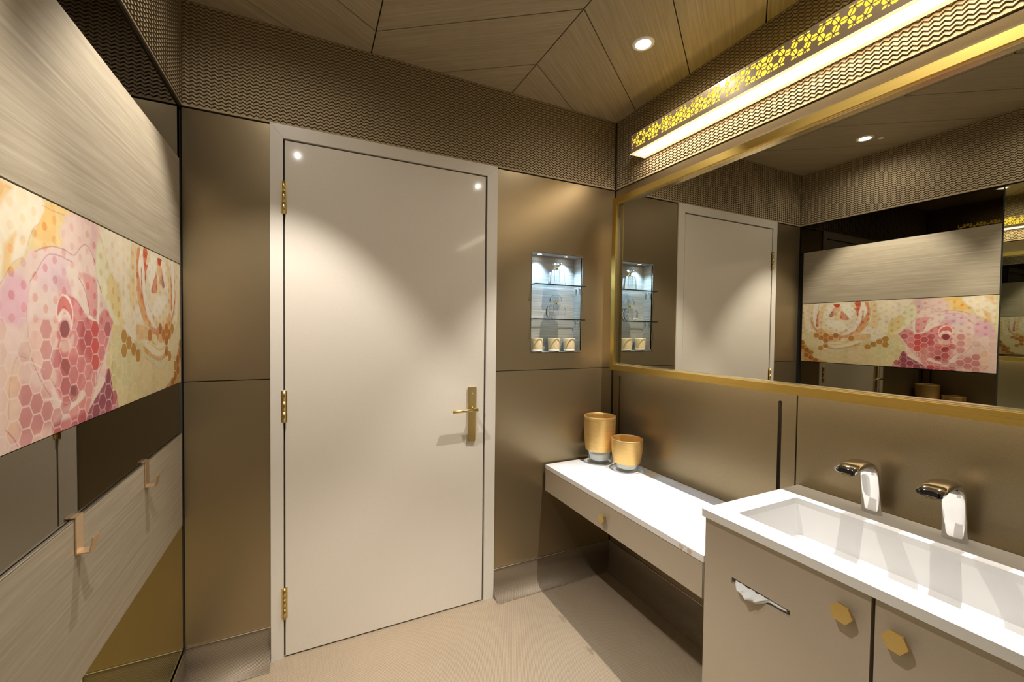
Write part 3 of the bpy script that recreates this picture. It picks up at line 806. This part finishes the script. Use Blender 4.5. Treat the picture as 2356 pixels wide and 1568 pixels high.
def fac(x, z0, kind, label):
    y = YB + 0.018
    t = thing('perfume_bottle', label, 'perfume bottle', (x, y, z0), 'crystal perfume bottles in the niche')
    if kind == 0:       # bell-shouldered trapezoid, diamond stopper
        facet([oct_ring(x, y, z0 + dz, hx, hy) for dz, hx, hy in ((0.0005, 0.050, 0.020), (0.072, 0.042, 0.017), (0.084, 0.034, 0.015), (0.089, 0.016, 0.010))], 'bottle_body', MAT['glass'], t)
        MB().lathe([(0.0001, z0 + 0.0895), (0.009, z0 + 0.0895), (0.007, z0 + 0.097), (0.009, z0 + 0.104), (0.0001, z0 + 0.104)], x, y, 20).build('gold_collar', MAT['goldsm'], t)
        facet([[(x + r * math.cos(a * math.pi / 4), y + r * 0.8 * math.sin(a * math.pi / 4), z0 + dz) for a in range(8)] for dz, r in ((0.1045, 0.009), (0.121, 0.029), (0.126, 0.022))], 'stopper', MAT['glass'], t)
        facet([oct_ring(x - 0.003, y, z0 + dz, 0.017, 0.007) for dz in (0.018, 0.085)], 'inner_well', MAT['glass'], t)
    else:               # flattened disc body, arched stopper
        r = 0.0445; n = 32; loop = []
        for k in range(n):
            a = 2 * math.pi * k / n; loop.append((x + 0.055 * math.copysign(abs(math.cos(a)) ** 0.75, math.cos(a)), z0 + 0.041 + 0.0405 * math.copysign(abs(math.sin(a)) ** 0.7, math.sin(a))))
        MB().prism(loop, y - 0.017, y + 0.017, P_xz).build('bottle_body', MAT['glass'], t)
        MB().lathe([(0.0001, z0 + 0.0820), (0.010, z0 + 0.0820), (0.0065, z0 + 0.090), (0.009, z0 + 0.098), (0.0001, z0 + 0.098)], x, y, 20).build('gold_collar', MAT['goldsm'], t)
        arch = [(x - 0.036, z0 + 0.0985), (x + 0.036, z0 + 0.0985)] + [(x + 0.036 * math.cos(a), z0 + 0.104 + 0.033 * math.sin(a)) for a in [math.pi * k / 12 for k in range(0, 13)]]
        MB().prism(arch, y - 0.010, y + 0.010, P_xz).build('stopper', MAT['glass'], t)
        facet([oct_ring(x - 0.003, y, z0 + dz, 0.016, 0.006) for dz in (0.010, 0.078)], 'inner_well', MAT['glass'], t)
    return t
fac(1.247, 0.255, 0, 'crystal perfume bottle with bell shoulders and diamond stopper on the upper glass shelf')
fac(1.243, 0.067, 1, 'round crystal perfume bottle with arched stopper on the lower glass shelf')

# frosted candle cups with a printed rosette lattice
def m_cup():
    m, nt, b = new_mat('frosted_gold_cup'); setp(b, (0.8, 0.7, 0.48), 0.0, 0.35)
    t = nt.nodes.new('ShaderNodeTexCoord'); sep = nt.nodes.new('ShaderNodeSeparateXYZ'); nt.links.new(t.outputs['Object'], sep.inputs[0])
    def math_(op, a, bb=None):
        n = nt.nodes.new('ShaderNodeMath'); n.operation = op
        for i, v in enumerate((a, bb)):
            if v is None: continue
            if isinstance(v, (int, float)): n.inputs[i].default_value = v
            else: nt.links.new(v, n.inputs[i])
        return n.outputs[0]
    ang = math_('ARCTAN2', sep.outputs[1], sep.outputs[0])
    u = math_('MULTIPLY', ang, 0.035); v = sep.outputs[2]
    k = 2 * math.pi / 0.034
    a = math_('COSINE', math_('MULTIPLY', u, k)); c = math_('COSINE', math_('MULTIPLY', v, k))
    sm = math_('ADD', a, c)
    rg = math_('SINE', math_('MULTIPLY', sm, 5.5))
    line = math_('GREATER_THAN', rg, 0.55)
    r = mix_color(nt, line, (0.62, 0.46, 0.20), (0.84, 0.78, 0.62))
    nt.links.new(r.outputs[0], b.inputs['Base Color'])
    return m
MAT['cup'] = m_cup(); MAT['frost'] = plain('frosted_glass', (0.78, 0.77, 0.70), 0.35, 0.0)
cup_lab = ('candle cup at the left end of the niche floor, partly cut by its edge', 'middle candle cup on the niche floor, under the perfume bottles', 'candle cup at the right end of the niche floor')
c0 = None
for i, x in enumerate((1.1345, 1.2455, 1.3485)):
    if c0 is None:
        z0 = NZ0 + 0.0006; y = YB + 0.0385
        t = thing('candle_cup', cup_lab[0], 'candle holder', (x, y, NZ0), 'frosted gold candle cups on the niche floor')
        MB().lathe([(0.0001, z0), (0.028, z0), (0.0312, z0 + 0.004), (0.0316, z0 + 0.012), (0.0316, z0 + 0.012), (0.0005, z0 + 0.012)], x, y, 40).build('clear_foot', MAT['frost'], t)
        MB().lathe([(0.0316, z0 + 0.0122), (0.0352, z0 + 0.074), (0.0345, z0 + 0.076), (0.0322, z0 + 0.0745), (0.0290, z0 + 0.0128)], x, y, 40).build('printed_wall', MAT['cup'], t)
        MB().lathe([(0.0001, z0 + 0.05), (0.030, z0 + 0.05)], x, y, 32).build('wax', MAT['frost'], t)
        c0 = t
    else:
        dup(c0, Vector((x, YB + 0.0385, NZ0 + H0)), cup_lab[i])

# ================================================================== ROSE PANEL
#ROSEBEGIN
ART_GAIN = 0.66
ART = [('P','e4d3a0',1,6,[-46,458,595,452,632,-28,-32,-55]),('P','d9c48c',0.9,18,[405,139,530,204,626,190,631,2,382,-4]),('P','d6cf98',0.6,14,[444,140,543,194,604,146,594,71,485,50]),('P','f3e6c8',1,3,[436,438,596,440,609,380,590,316,562,294,539,222,506,188,456,165,428,233,487,340,473,410]),('P','efe2c0',0.9,3,[475,428,546,436,558,330,530,216,465,214,490,324]),('P','e8c878',0.9,6,[590,316,622,350,625,216,542,210,559,288]),('P','e3cd96',1,10,[-5,430,156,440,143,210,15,210]),('P','f2e3c2',1,4,[15,434,433,432,453,294,429,202,323,104,208,72,82,128,31,230,13,370]),('P','efd9ae',0.9,4,[42,428,80,434,70,334,88,266,118,224,89,224,45,306]),('P','f3e8d4',1,2,[80,434,119,432,108,368,104,278,95,266,74,328,72,395]),('P','dda074',0.9,3,[55,344,74,306,91,266,111,234,99,234,69,279]),('P','d07a58',0.85,2,[120,382,108,368,102,278,118,268,117,326]),('P','eecb92',0.8,10,[120,383,144,430,168,432,146,332,142,278,123,268,115,334]),('P','efdcb4',1,3,[153,322,207,322,318,316,367,330,349,277,308,248,309,232,281,210,174,214,151,264]),('P','f4ead2',1,4,[159,312,261,308,296,277,308,248,263,236,197,264,166,286]),('P','e9c58a',0.7,12,[174,234,251,225,305,246,278,210,186,212]),('P','f4e8cf',1,2,[216,426,220,403,200,364,180,346,159,326,152,366,169,416]),('P','f5ecd6',1,3,[260,424,351,430,355,372,369,350,356,328,318,318,288,352,267,394]),('P','eccfa0',0.8,10,[320,424,351,426,361,366,369,347,351,328,334,334,352,376]),('P','e0a078',1,4,[217,403,252,412,261,395,250,366,213,338,183,342,200,368]),('P','ecc48a',0.95,6,[223,403,255,408,259,385,245,366,227,376]),('P','a2706c',0.85,5,[212,380,183,342,207,334,218,358]),('P','eccf9c',1,4,[264,388,288,352,318,318,278,314,213,322,230,347,256,362]),('P','d98463',0.95,6,[268,368,288,358,316,318,275,314,260,330]),('P','a08070',0.8,4,[297,338,318,316,298,318]),('P','c83c10',1,1,[216,428,253,428,251,408,229,406,217,420]),('P','dd7050',1,3,[353,422,383,424,384,393,371,366,367,334,358,372,343,394,360,394]),('P','f5ead6',1,2,[391,428,410,430,422,388,420,338,403,304,399,358,390,392]),('P','f4e9d4',1,2,[384,412,392,389,393,349,377,276,342,232,309,212,281,190,256,169,272,206,309,232,308,252,349,296,370,334,374,366]),('P','de9258',1,4,[407,430,428,428,436,387,436,344,422,276,394,232,348,220,320,214,369,248,382,276,405,320,422,376]),('P','dc7e50',0.85,5,[395,380,401,358,400,302,382,264,361,246,384,290,393,326]),('P','eab26a',0.8,10,[401,276,427,302,412,252,376,214,329,214]),('P','f3e4cc',1,2,[431,426,443,356,437,288,418,246,386,223,422,276,437,348]),('P','eccb92',0.85,10,[439,430,472,430,471,368,447,332,440,372]),('P','ecc98c',0.8,14,[442,326,482,338,484,276,454,252,435,276]),('P','f3e2cc',0.95,2,[428,264,451,258,442,220,403,204,423,236]),('P','dfa860',0.9,8,[105,234,142,252,186,212,258,206,259,166,182,144,125,190]),('P','e6b878',0.85,8,[253,172,321,200,429,214,445,196,430,170,363,169,280,148]),('P','d98850',0.8,8,[258,206,281,202,343,214,321,194,270,166,250,180]),('P','efe0b6',1,2,[273,180,316,178,256,159,316,174,279,154,206,156,182,144,188,134,251,136]),('P','e8c98a',1,3,[182,142,242,136,311,152,350,162,350,150,294,136,207,128]),('P','f1e4bc',1,2,[182,136,242,130,305,146,344,159,353,144,295,118,225,112,192,124]),('P','dca460',0.9,4,[170,130,207,112,255,109,312,122,383,150,378,132,312,109,237,96,165,110]),('P','d5cfa0',0.8,4,[153,98,243,95,284,102,351,118,367,112,296,90,238,73,166,76]),('P','ecd8a8',0.9,8,[15,210,86,224,132,176,153,96,83,100,23,132]),('P','e3cc98',1,3,[64,92,121,102,238,70,378,120,406,88,407,45,368,5,180,4,85,34]),('P','c0883c',0.8,4,[-4,152,23,132,61,88,69,44,101,25,186,-3,87,-45,-27,-19]),('P','dcc088',0.6,6,[-22,81,15,72,21,-15,-20,-18]),('K','b87038',0.6,2.2,[80,434,69,368,88,272,118,224]),('K','a05840',0.7,1.8,[119,432,109,368,102,278,133,238]),('K','fbf3e2',0.9,2,[42,410,41,328,69,252,118,208]),('K','fbf3e2',0.9,2,[267,412,265,381,213,338,219,324]),('K','b06848',0.6,1.6,[267,391,288,356,318,318]),('K','a8684a',0.6,1.8,[371,366,367,334,346,277,308,246]),('K','fbf3e2',0.9,2.6,[261,304,293,277,310,246]),('K','a05830',0.6,1.8,[431,428,441,356,427,282,394,232]),('K','fbf2e0',0.95,2.4,[435,424,445,356,435,288,397,226]),('K','b48050',0.5,1.6,[186,208,252,206,281,212]),('K','a87848',0.6,1.5,[20,130,61,88,68,47,124,16,186,1]),('K','b09060',0.5,1.3,[405,113,412,62,368,5]),('K','a88050',0.5,1.5,[447,332,487,344,484,276,465,212]),('K','c09a68',0.5,1.3,[472,430,469,374,444,328]),('K','c8b080',0.5,1.3,[546,436,559,330,534,222]),('K','b07a50',0.5,1.6,[415,136,446,162,506,186]),('K','b09060',0.5,1.4,[153,96,226,69,296,90,367,112]),('K','c07a40',0.5,1.6,[164,134,225,111,312,122,383,150]),('P','e9c9bd',1,4,[661,432,732,440,811,436,863,376,935,347,959,316,1018,286,1026,-12,745,-12,575,-27,591,18,638,116,598,218,662,290,685,366]),('P','f2e2c4',1,3,[532,442,661,442,673,410,637,378,584,306,536,277]),('P','e9e0b8',1,4,[659,420,685,383,686,340,662,290,621,244,595,214,550,218,548,292,609,340]),('P','e6c87c',0.8,16,[548,292,609,336,625,292,591,240,550,218]),('P','f0cf86',1,8,[785,442,895,434,908,390,935,347,954,320,1010,284,1008,322,935,340,863,356,828,368,837,393,806,420]),('P','eebc62',0.9,14,[856,434,895,428,920,383,911,364,863,366,852,393]),('P','f3e4c4',1,4,[895,438,1014,442,1019,273,991,306,954,324,935,362,903,397]),('P','edb868',0.8,12,[971,364,1004,338,1010,284,994,294]),('P','ecb86c',0.7,10,[979,434,1014,438,1015,394,997,414]),('P','e8b6b4',0.8,14,[664,430,711,438,723,395,691,352,682,383]),('P','edcabc',0.9,10,[711,436,806,436,828,378,782,356,739,384,712,382]),('P','f0d2c4',1,3,[689,348,723,385,755,376,782,356,813,344,762,322,737,284,716,233,683,229,681,306]),('P','dd8f8c',0.85,10,[681,306,746,322,737,290,719,240,683,229]),('P','efd0c6',1,4,[782,352,883,342,903,314,937,288,948,222,941,150,883,74,821,60,730,136,722,233,737,290,762,322]),('P','e2bdc4',0.85,22,[814,340,883,334,913,288,865,275,828,288]),('P','e09aa4',0.7,18,[794,304,850,302,846,268,795,268]),('P','f2d8c8',0.95,4,[737,290,778,328,814,324,790,275,764,258,728,220,717,226]),('P','e6a8bc',0.75,18,[944,274,982,294,1015,262,1016,216,957,212]),('P','d9787a',0.85,8,[601,218,641,248,689,220,728,216,774,262,841,266,853,188,808,172,753,73,701,106,667,118,622,182]),('P','cc5a60',0.7,14,[689,220,738,226,766,172,752,115,698,120]),('P','c87478',0.7,14,[601,218,644,216,640,167,616,190]),('P','dd8a84',0.9,10,[698,120,818,186,848,174,870,107,822,37,771,-10,734,-6,696,69]),('P','c65a5e',0.6,16,[741,136,844,154,846,72,769,60]),('P','edc2b2',0.9,6,[847,208,886,222,944,210,936,150,883,91,855,106,874,154]),('P','e8c0b4',0.9,6,[871,73,931,144,977,158,999,88,1000,-2,897,-2]),('P','dd9c92',0.6,14,[871,80,965,112,972,21,872,19]),('P','efc9a8',0.6,16,[968,144,1009,146,1012,18,976,28]),('P','c05058',0.8,10,[744,19,872,19,873,-7,745,-12]),('P','f3e2d0',1,2,[665,308,677,308,682,226,716,233,727,226,684,216,674,220]),('P','f3dccb',0.95,3,[753,69,785,54,847,41,872,23,847,28,786,40,743,54]),('P','f0d6c4',1,3,[642,80,693,73,716,38,745,-2,708,32,648,66]),('P','964258',0.9,3,[624,104,648,73,711,32,745,-5,621,-1,600,34]),('P','c87078',0.8,3,[576,28,591,48,606,23,627,-5,574,-9]),('P','f4dccf',1,2,[793,248,805,266,831,270,851,248,854,222,842,214,817,227,799,199,789,220]),('P','d9605a',1,3,[796,244,816,264,841,262,851,227,829,242,806,234,796,220]),('P','f0c0b8',1,2,[799,220,824,234,842,214,832,220,812,218,802,200]),('P','8c2a34',1,4,[805,204,817,218,840,210,838,190,823,184,810,190]),('P','e8c0b0',0.9,5,[787,190,808,182,841,174,834,156,808,156,793,165]),('P','a83a34',0.8,4,[809,134,834,144,840,130,815,109,804,124]),('P','7c2a38',0.7,4,[779,81,805,83,803,66,785,62]),('K','b05868',0.7,1.8,[689,348,707,372,734,385,761,370,785,354,826,360,875,356,919,340]),('K','b46a84',0.7,2,[793,340,839,344,873,342,895,328,913,308,937,284]),('K','c89890',0.6,1.4,[937,284,948,236,942,176]),('K','b04858',0.8,1.8,[716,233,737,284,768,310]),('K','b44858',0.8,1.8,[728,220,754,244,780,262,805,267]),('K','f8e6d8',0.95,2.2,[793,244,811,266,836,266,853,242,852,212]),('K','f6ded0',0.9,2,[800,196,801,220,824,229,847,212]),('K','d8606a',0.8,2,[840,194,846,166,829,142]),('K','b45058',0.6,1.7,[876,74,906,106,936,150]),('K','b45058',0.6,1.6,[622,182,658,122,696,69,742,-2]),('K','f6e2d2',0.8,2,[695,102,699,69,745,-2]),('K','a84050',0.6,1.6,[697,126,731,92,785,62,811,56]),('K','a84050',0.6,1.6,[811,62,846,78,875,107]),('K','f3dccb',0.8,2,[753,69,811,52,861,66,907,72]),('K','c0908a',0.6,1.4,[950,150,977,152,997,107,998,49]),('K','c05868',0.6,2,[977,3,990,23,1007,37]),('K','b88a50',0.6,1.5,[569,180,594,148,604,100]),('K','a05848',0.8,1.7,[678,316,657,286]),('K','c86a78',0.7,2,[599,218,612,229,627,234]),('K','c08030',0.7,1.5,[819,428,861,426,895,428]),('K','c8a868',0.6,1.3,[659,416,623,360,583,310]),('K','c89040',0.6,1.4,[903,393,925,376,940,347]),('K','b07a9a',0.5,1.6,[954,324,982,310,1014,273]),('K','f8ecdc',0.8,2,[894,126,941,144,959,138])]
def rose_panel():
    S0, T0 = 1.035, 0.441; st_ = 0.0015
    nx, ny = int(S0 / st_), int(T0 / st_)
    Sg, Tg = np.meshgrid((np.arange(nx + 1)) * S0 / nx, (np.arange(ny + 1)) * T0 / ny, indexing='ij')
    img = np.ones(Sg.shape + (3,)) * np.array([0.89, 0.83, 0.63])
    def hexc(h): return np.array([int(h[i:i + 2], 16) / 255 for i in (0, 2, 4)])
    def spline(p, closed, k=8):
        n = len(p); out = []
        for i in range(n if closed else n - 1):
            if closed: a, b, c, d = p[(i - 1) % n], p[i], p[(i + 1) % n], p[(i + 2) % n]
            else: a, b, c, d = p[max(i - 1, 0)], p[i], p[i + 1], p[min(i + 2, n - 1)]
            for j in range(k):
                t = j / k
                out.append(0.5 * ((2 * b) + (-a + c) * t + (2 * a - 5 * b + 4 * c - d) * t * t + (-a + 3 * b - 3 * c + d) * t ** 3))
        if not closed: out.append(p[-1])
        return np.array(out)
    def segdist(q, closed, x, y):
        d = np.full(x.shape, 1e9); inside = np.zeros(x.shape, bool); n = len(q)
        for i in range(n if closed else n - 1):
            a, b = q[i], q[(i + 1) % n]; e = b - a; L2 = max(e @ e, 1e-9)
            t = np.clip(((x - a[0]) * e[0] + (y - a[1]) * e[1]) / L2, 0, 1)
            d = np.minimum(d, (x - a[0] - t * e[0]) ** 2 + (y - a[1] - t * e[1]) ** 2)
            if closed and a[1] != b[1]:
                c = (a[1] > y) != (b[1] > y)
                inside ^= c & (x < (b[0] - a[0]) * (y - a[1]) / (b[1] - a[1]) + a[0])
        return np.sqrt(d), inside
    rg = np.random.RandomState(4)
    def vnoise(cell):
        gx, gy = int(S0 / cell) + 3, int(T0 / cell) + 3; g_ = rg.rand(gx, gy)
        u, v = Sg / cell, Tg / cell; i, j = u.astype(int), v.astype(int); fu, fv = u - i, v - j
        fu = fu * fu * (3 - 2 * fu); fv = fv * fv * (3 - 2 * fv)
        return (g_[i, j] * (1 - fu) + g_[i + 1, j] * fu) * (1 - fv) + (g_[i, j + 1] * (1 - fu) + g_[i + 1, j + 1] * fu) * fv
    wob = (vnoise(0.03) - 0.5) * 2.5; wob2 = (vnoise(0.012) - 0.5) * 1.5
    X, Y = Sg * 1000 + wob, Tg * 1000 + wob2
    for kind, col, alpha, wdt, pts in ART:
        p = np.array(pts, float).reshape(-1, 2); q = spline(p, kind == 'P') if len(p) > 2 else p
        if kind == 'P' and len(p) <= 4: q = p
        soft = max(0.8, wdt * 0.55)
        pad = soft * 3 + 4 if kind == 'P' else wdt * 2 + 4
        i0, i1 = [int(np.clip(v / 1000 / S0 * nx, 0, nx + 1)) for v in (q[:, 0].min() - pad, q[:, 0].max() + pad)]
        j0, j1 = [int(np.clip(v / 1000 / T0 * ny, 0, ny + 1)) for v in (q[:, 1].min() - pad, q[:, 1].max() + pad)]
        if i1 <= i0 or j1 <= j0: continue
        x, y = X[i0:i1, j0:j1], Y[i0:i1, j0:j1]
        d, ins = segdist(q, kind == 'P', x, y)
        if kind == 'P':
            sd = np.where(ins, d, -d); m = np.clip(sd / (2 * soft) + 0.5, 0, 1); m = m * m * (3 - 2 * m)
            shade = 1 - 0.05 * np.exp(-np.abs(sd) / 3) * m         # pigment gathers at the rim of a wash
        else:
            m = np.clip(wdt * 0.55 - d + 0.5, 0, 1); shade = 1
        m = (m * alpha)[..., None]
        img[i0:i1, j0:j1] = img[i0:i1, j0:j1] * (1 - m) + hexc(col) * m * (shade[..., None] if kind == 'P' else 1)
    img *= (1 + 0.05 * (vnoise(0.05) - 0.5) + 0.05 * (vnoise(0.012) - 0.5))[..., None]
    img = np.clip(img, 0, 1) ** 0.86
    # honeycomb: small hexagon dots above, full cells below, large cells along the top edge
    darkA = {(-18,-5),(-17,-6),(-16,-5),(-15,-6),(-14,-5),(-16,-6),(-11,-6),(-17,-8),(-16,-7),(-8,-7),(-7,-7),(-6,-6),(-5,-6),(-5,-7),(-20,-8),(-20,-9),(-19,-10),(-18,-10),(-21,-7),(-21,-8),(-19,-9),(-10,1)}
    darkB = {(-2,-5),(0,-5),(0,-6),(0,-7),(1,-6),(2,-5),(2,-6),(-2,-8),(-2,-9),(-1,-10),(-2,-10),(-3,-10),(0,-10),(5,-7),(4,-7),(4,-8),(3,-9),(4,-9),(5,-10),(2,-10),(6,-5),(6,-6),(6,-7),(8,-8),(8,-9),(7,-9),(7,-10),(8,-10),(6,-9),(3,-11),(5,-11)}
    red = {(0,-5):'c83a38',(0,-6):'cc3a36',(0,-7):'cc4038',(-14,-5):'9c5830',(-10,1):'c83c10'}
    out = img.copy(); ap = 0.0190
    border = np.zeros(Sg.shape)
    for c in range(-22, 11):
        for r in range(-12, 3):
            sx, tz = 0.6925 + 0.03272 * c, 0.3905 + 0.038 * r + (0.019 if c % 2 else 0)
            i0, i1 = int((sx - 0.024) / S0 * nx), int((sx + 0.024) / S0 * nx) + 2; j0, j1 = int((tz - 0.021) / T0 * ny), int((tz + 0.021) / T0 * ny) + 2
            i0, i1, j0, j1 = max(i0, 0), min(i1, nx + 1), max(j0, 0), min(j1, ny + 1)
            if i1 <= i0 or j1 <= j0: continue
            dx, dz = np.abs(Sg[i0:i1, j0:j1] - sx), np.abs(Tg[i0:i1, j0:j1] - tz)
            hd = np.maximum(dz, dx * 0.8660254 + dz * 0.5)
            low = tz < 0.214; topr = tz > 0.42
            base = img[i0:i1, j0:j1]
            if low or topr:
                inn = np.clip((ap - 0.0015 - hd) / 0.0008 + 0.5, 0, 1); cell = hd <= ap + 0.0002
                if topr: inn = np.clip((ap * 0.92 - hd) / 0.0008 + 0.5, 0, 1)
                key = (c, r)
                if key in darkA: fill = base * np.array([0.84, 0.64, 0.32])
                elif key in darkB: fill = base ** 1.1 * np.array([0.90, 0.74, 0.77])
                else: fill = base ** (1.0 + 0.38 * rg.rand() * (1 if c > -4 else 0.6))
                if key in red: fill = base * 0.25 + hexc(red[key]) * 0.75
                out[i0:i1, j0:j1] = out[i0:i1, j0:j1] * (1 - inn[..., None]) + fill * inn[..., None]
                if low:
                    b_ = (1 - inn) * cell * (0.62 if c > -4 else 0.34)
                    border[i0:i1, j0:j1] = np.maximum(border[i0:i1, j0:j1], b_)
            else:
                rr = 0.0078
                inn = np.clip((rr - hd) / 0.0007 + 0.5, 0, 1) * (0.30 + 0.50 * rg.rand())
                fill = base ** 2.2 * np.array([1.04, 0.98, 0.98])
                out[i0:i1, j0:j1] = out[i0:i1, j0:j1] * (1 - inn[..., None]) + np.clip(fill, 0, 1) * inn[..., None]
    lightc = np.where((Sg > 0.56)[..., None], np.array([0.95, 0.84, 0.80]), np.array([0.93, 0.88, 0.74]))
    out = out * (1 - border[..., None]) + lightc * border[..., None]
    out = np.clip(out, 0, 1)
    lin = np.where(out <= 0.04045, out / 12.92, ((out + 0.055) / 1.055) ** 2.4) * ART_GAIN
    xf = XL + 0.0005; n1, n2 = nx + 1, ny + 1
    z0 = -0.2085
    vx = np.zeros((n1 * n2 * 1, 3)); vx[:, 0] = xf
    vx[:, 1] = (1.965 - Sg).ravel(); vx[:, 2] = (z0 + Tg).ravel()
    base = Vector((XL, 1.46, z0))
    vx -= np.array(base)
    ii, jj = np.meshgrid(np.arange(nx), np.arange(ny), indexing='ij')
    a = (ii * n2 + jj).ravel(); quads = np.stack([a, a + 1, a + n2 + 1, a + n2], 1)
    # body behind the printed face
    bx = [(xf - 0.0125, y, z) for z in (z0, z0 + T0) for y in (1.965, 1.965 - S0)]
    nv = len(vx); vx = np.vstack([vx, np.array(bx) - np.array(base)])
    c00, c0n, cn0, cnn = 0, ny, nx * n2, nx * n2 + ny
    extra = [(c00, cn0, nv + 1, nv), (c0n, nv + 2, nv + 3, cnn), (c00, nv, nv + 2, c0n), (cn0, cnn, nv + 3, nv + 1), (nv, nv + 1, nv + 3, nv + 2)]
    allf = np.vstack([quads, np.array(extra)])
    me = bpy.data.meshes.new('rose_panel')
    me.vertices.add(len(vx)); me.vertices.foreach_set('co', vx.ravel())
    me.loops.add(allf.size); me.loops.foreach_set('vertex_index', allf.ravel())
    me.polygons.add(len(allf)); me.polygons.foreach_set('loop_start', np.arange(0, allf.size, 4)); 
    me.update(calc_edges=True); me.validate()
    col = me.color_attributes.new('art', 'FLOAT_COLOR', 'POINT')
    cd = np.ones((len(vx), 4)); cd[:n1 * n2, :3] = lin.reshape(-1, 3); cd[n1 * n2:, :3] = 0.3
    col.data.foreach_set('color', cd.ravel())
    m, nt, b = new_mat('printed_rose_glass'); setp(b, (1, 1, 1), 0, 0.5, Coat_Weight=0.5, Coat_Roughness=0.06)
    at = nt.nodes.new('ShaderNodeAttribute'); at.attribute_name = 'art'
    nt.links.new(at.outputs['Color'], b.inputs['Base Color'])
    me.materials.append(m)
    o = bpy.data.objects.new('rose_panel', me); COL.objects.link(o); o.location = base + Vector((0, 0, H0))
    return tag(o, 'wide printed glass panel of pink and cream watercolour roses with honeycomb dots', 'wall art')
rose_panel()

for o in COL.objects:
    if '_o' in o.keys(): del o['_o']
bpy.context.view_layer.update()
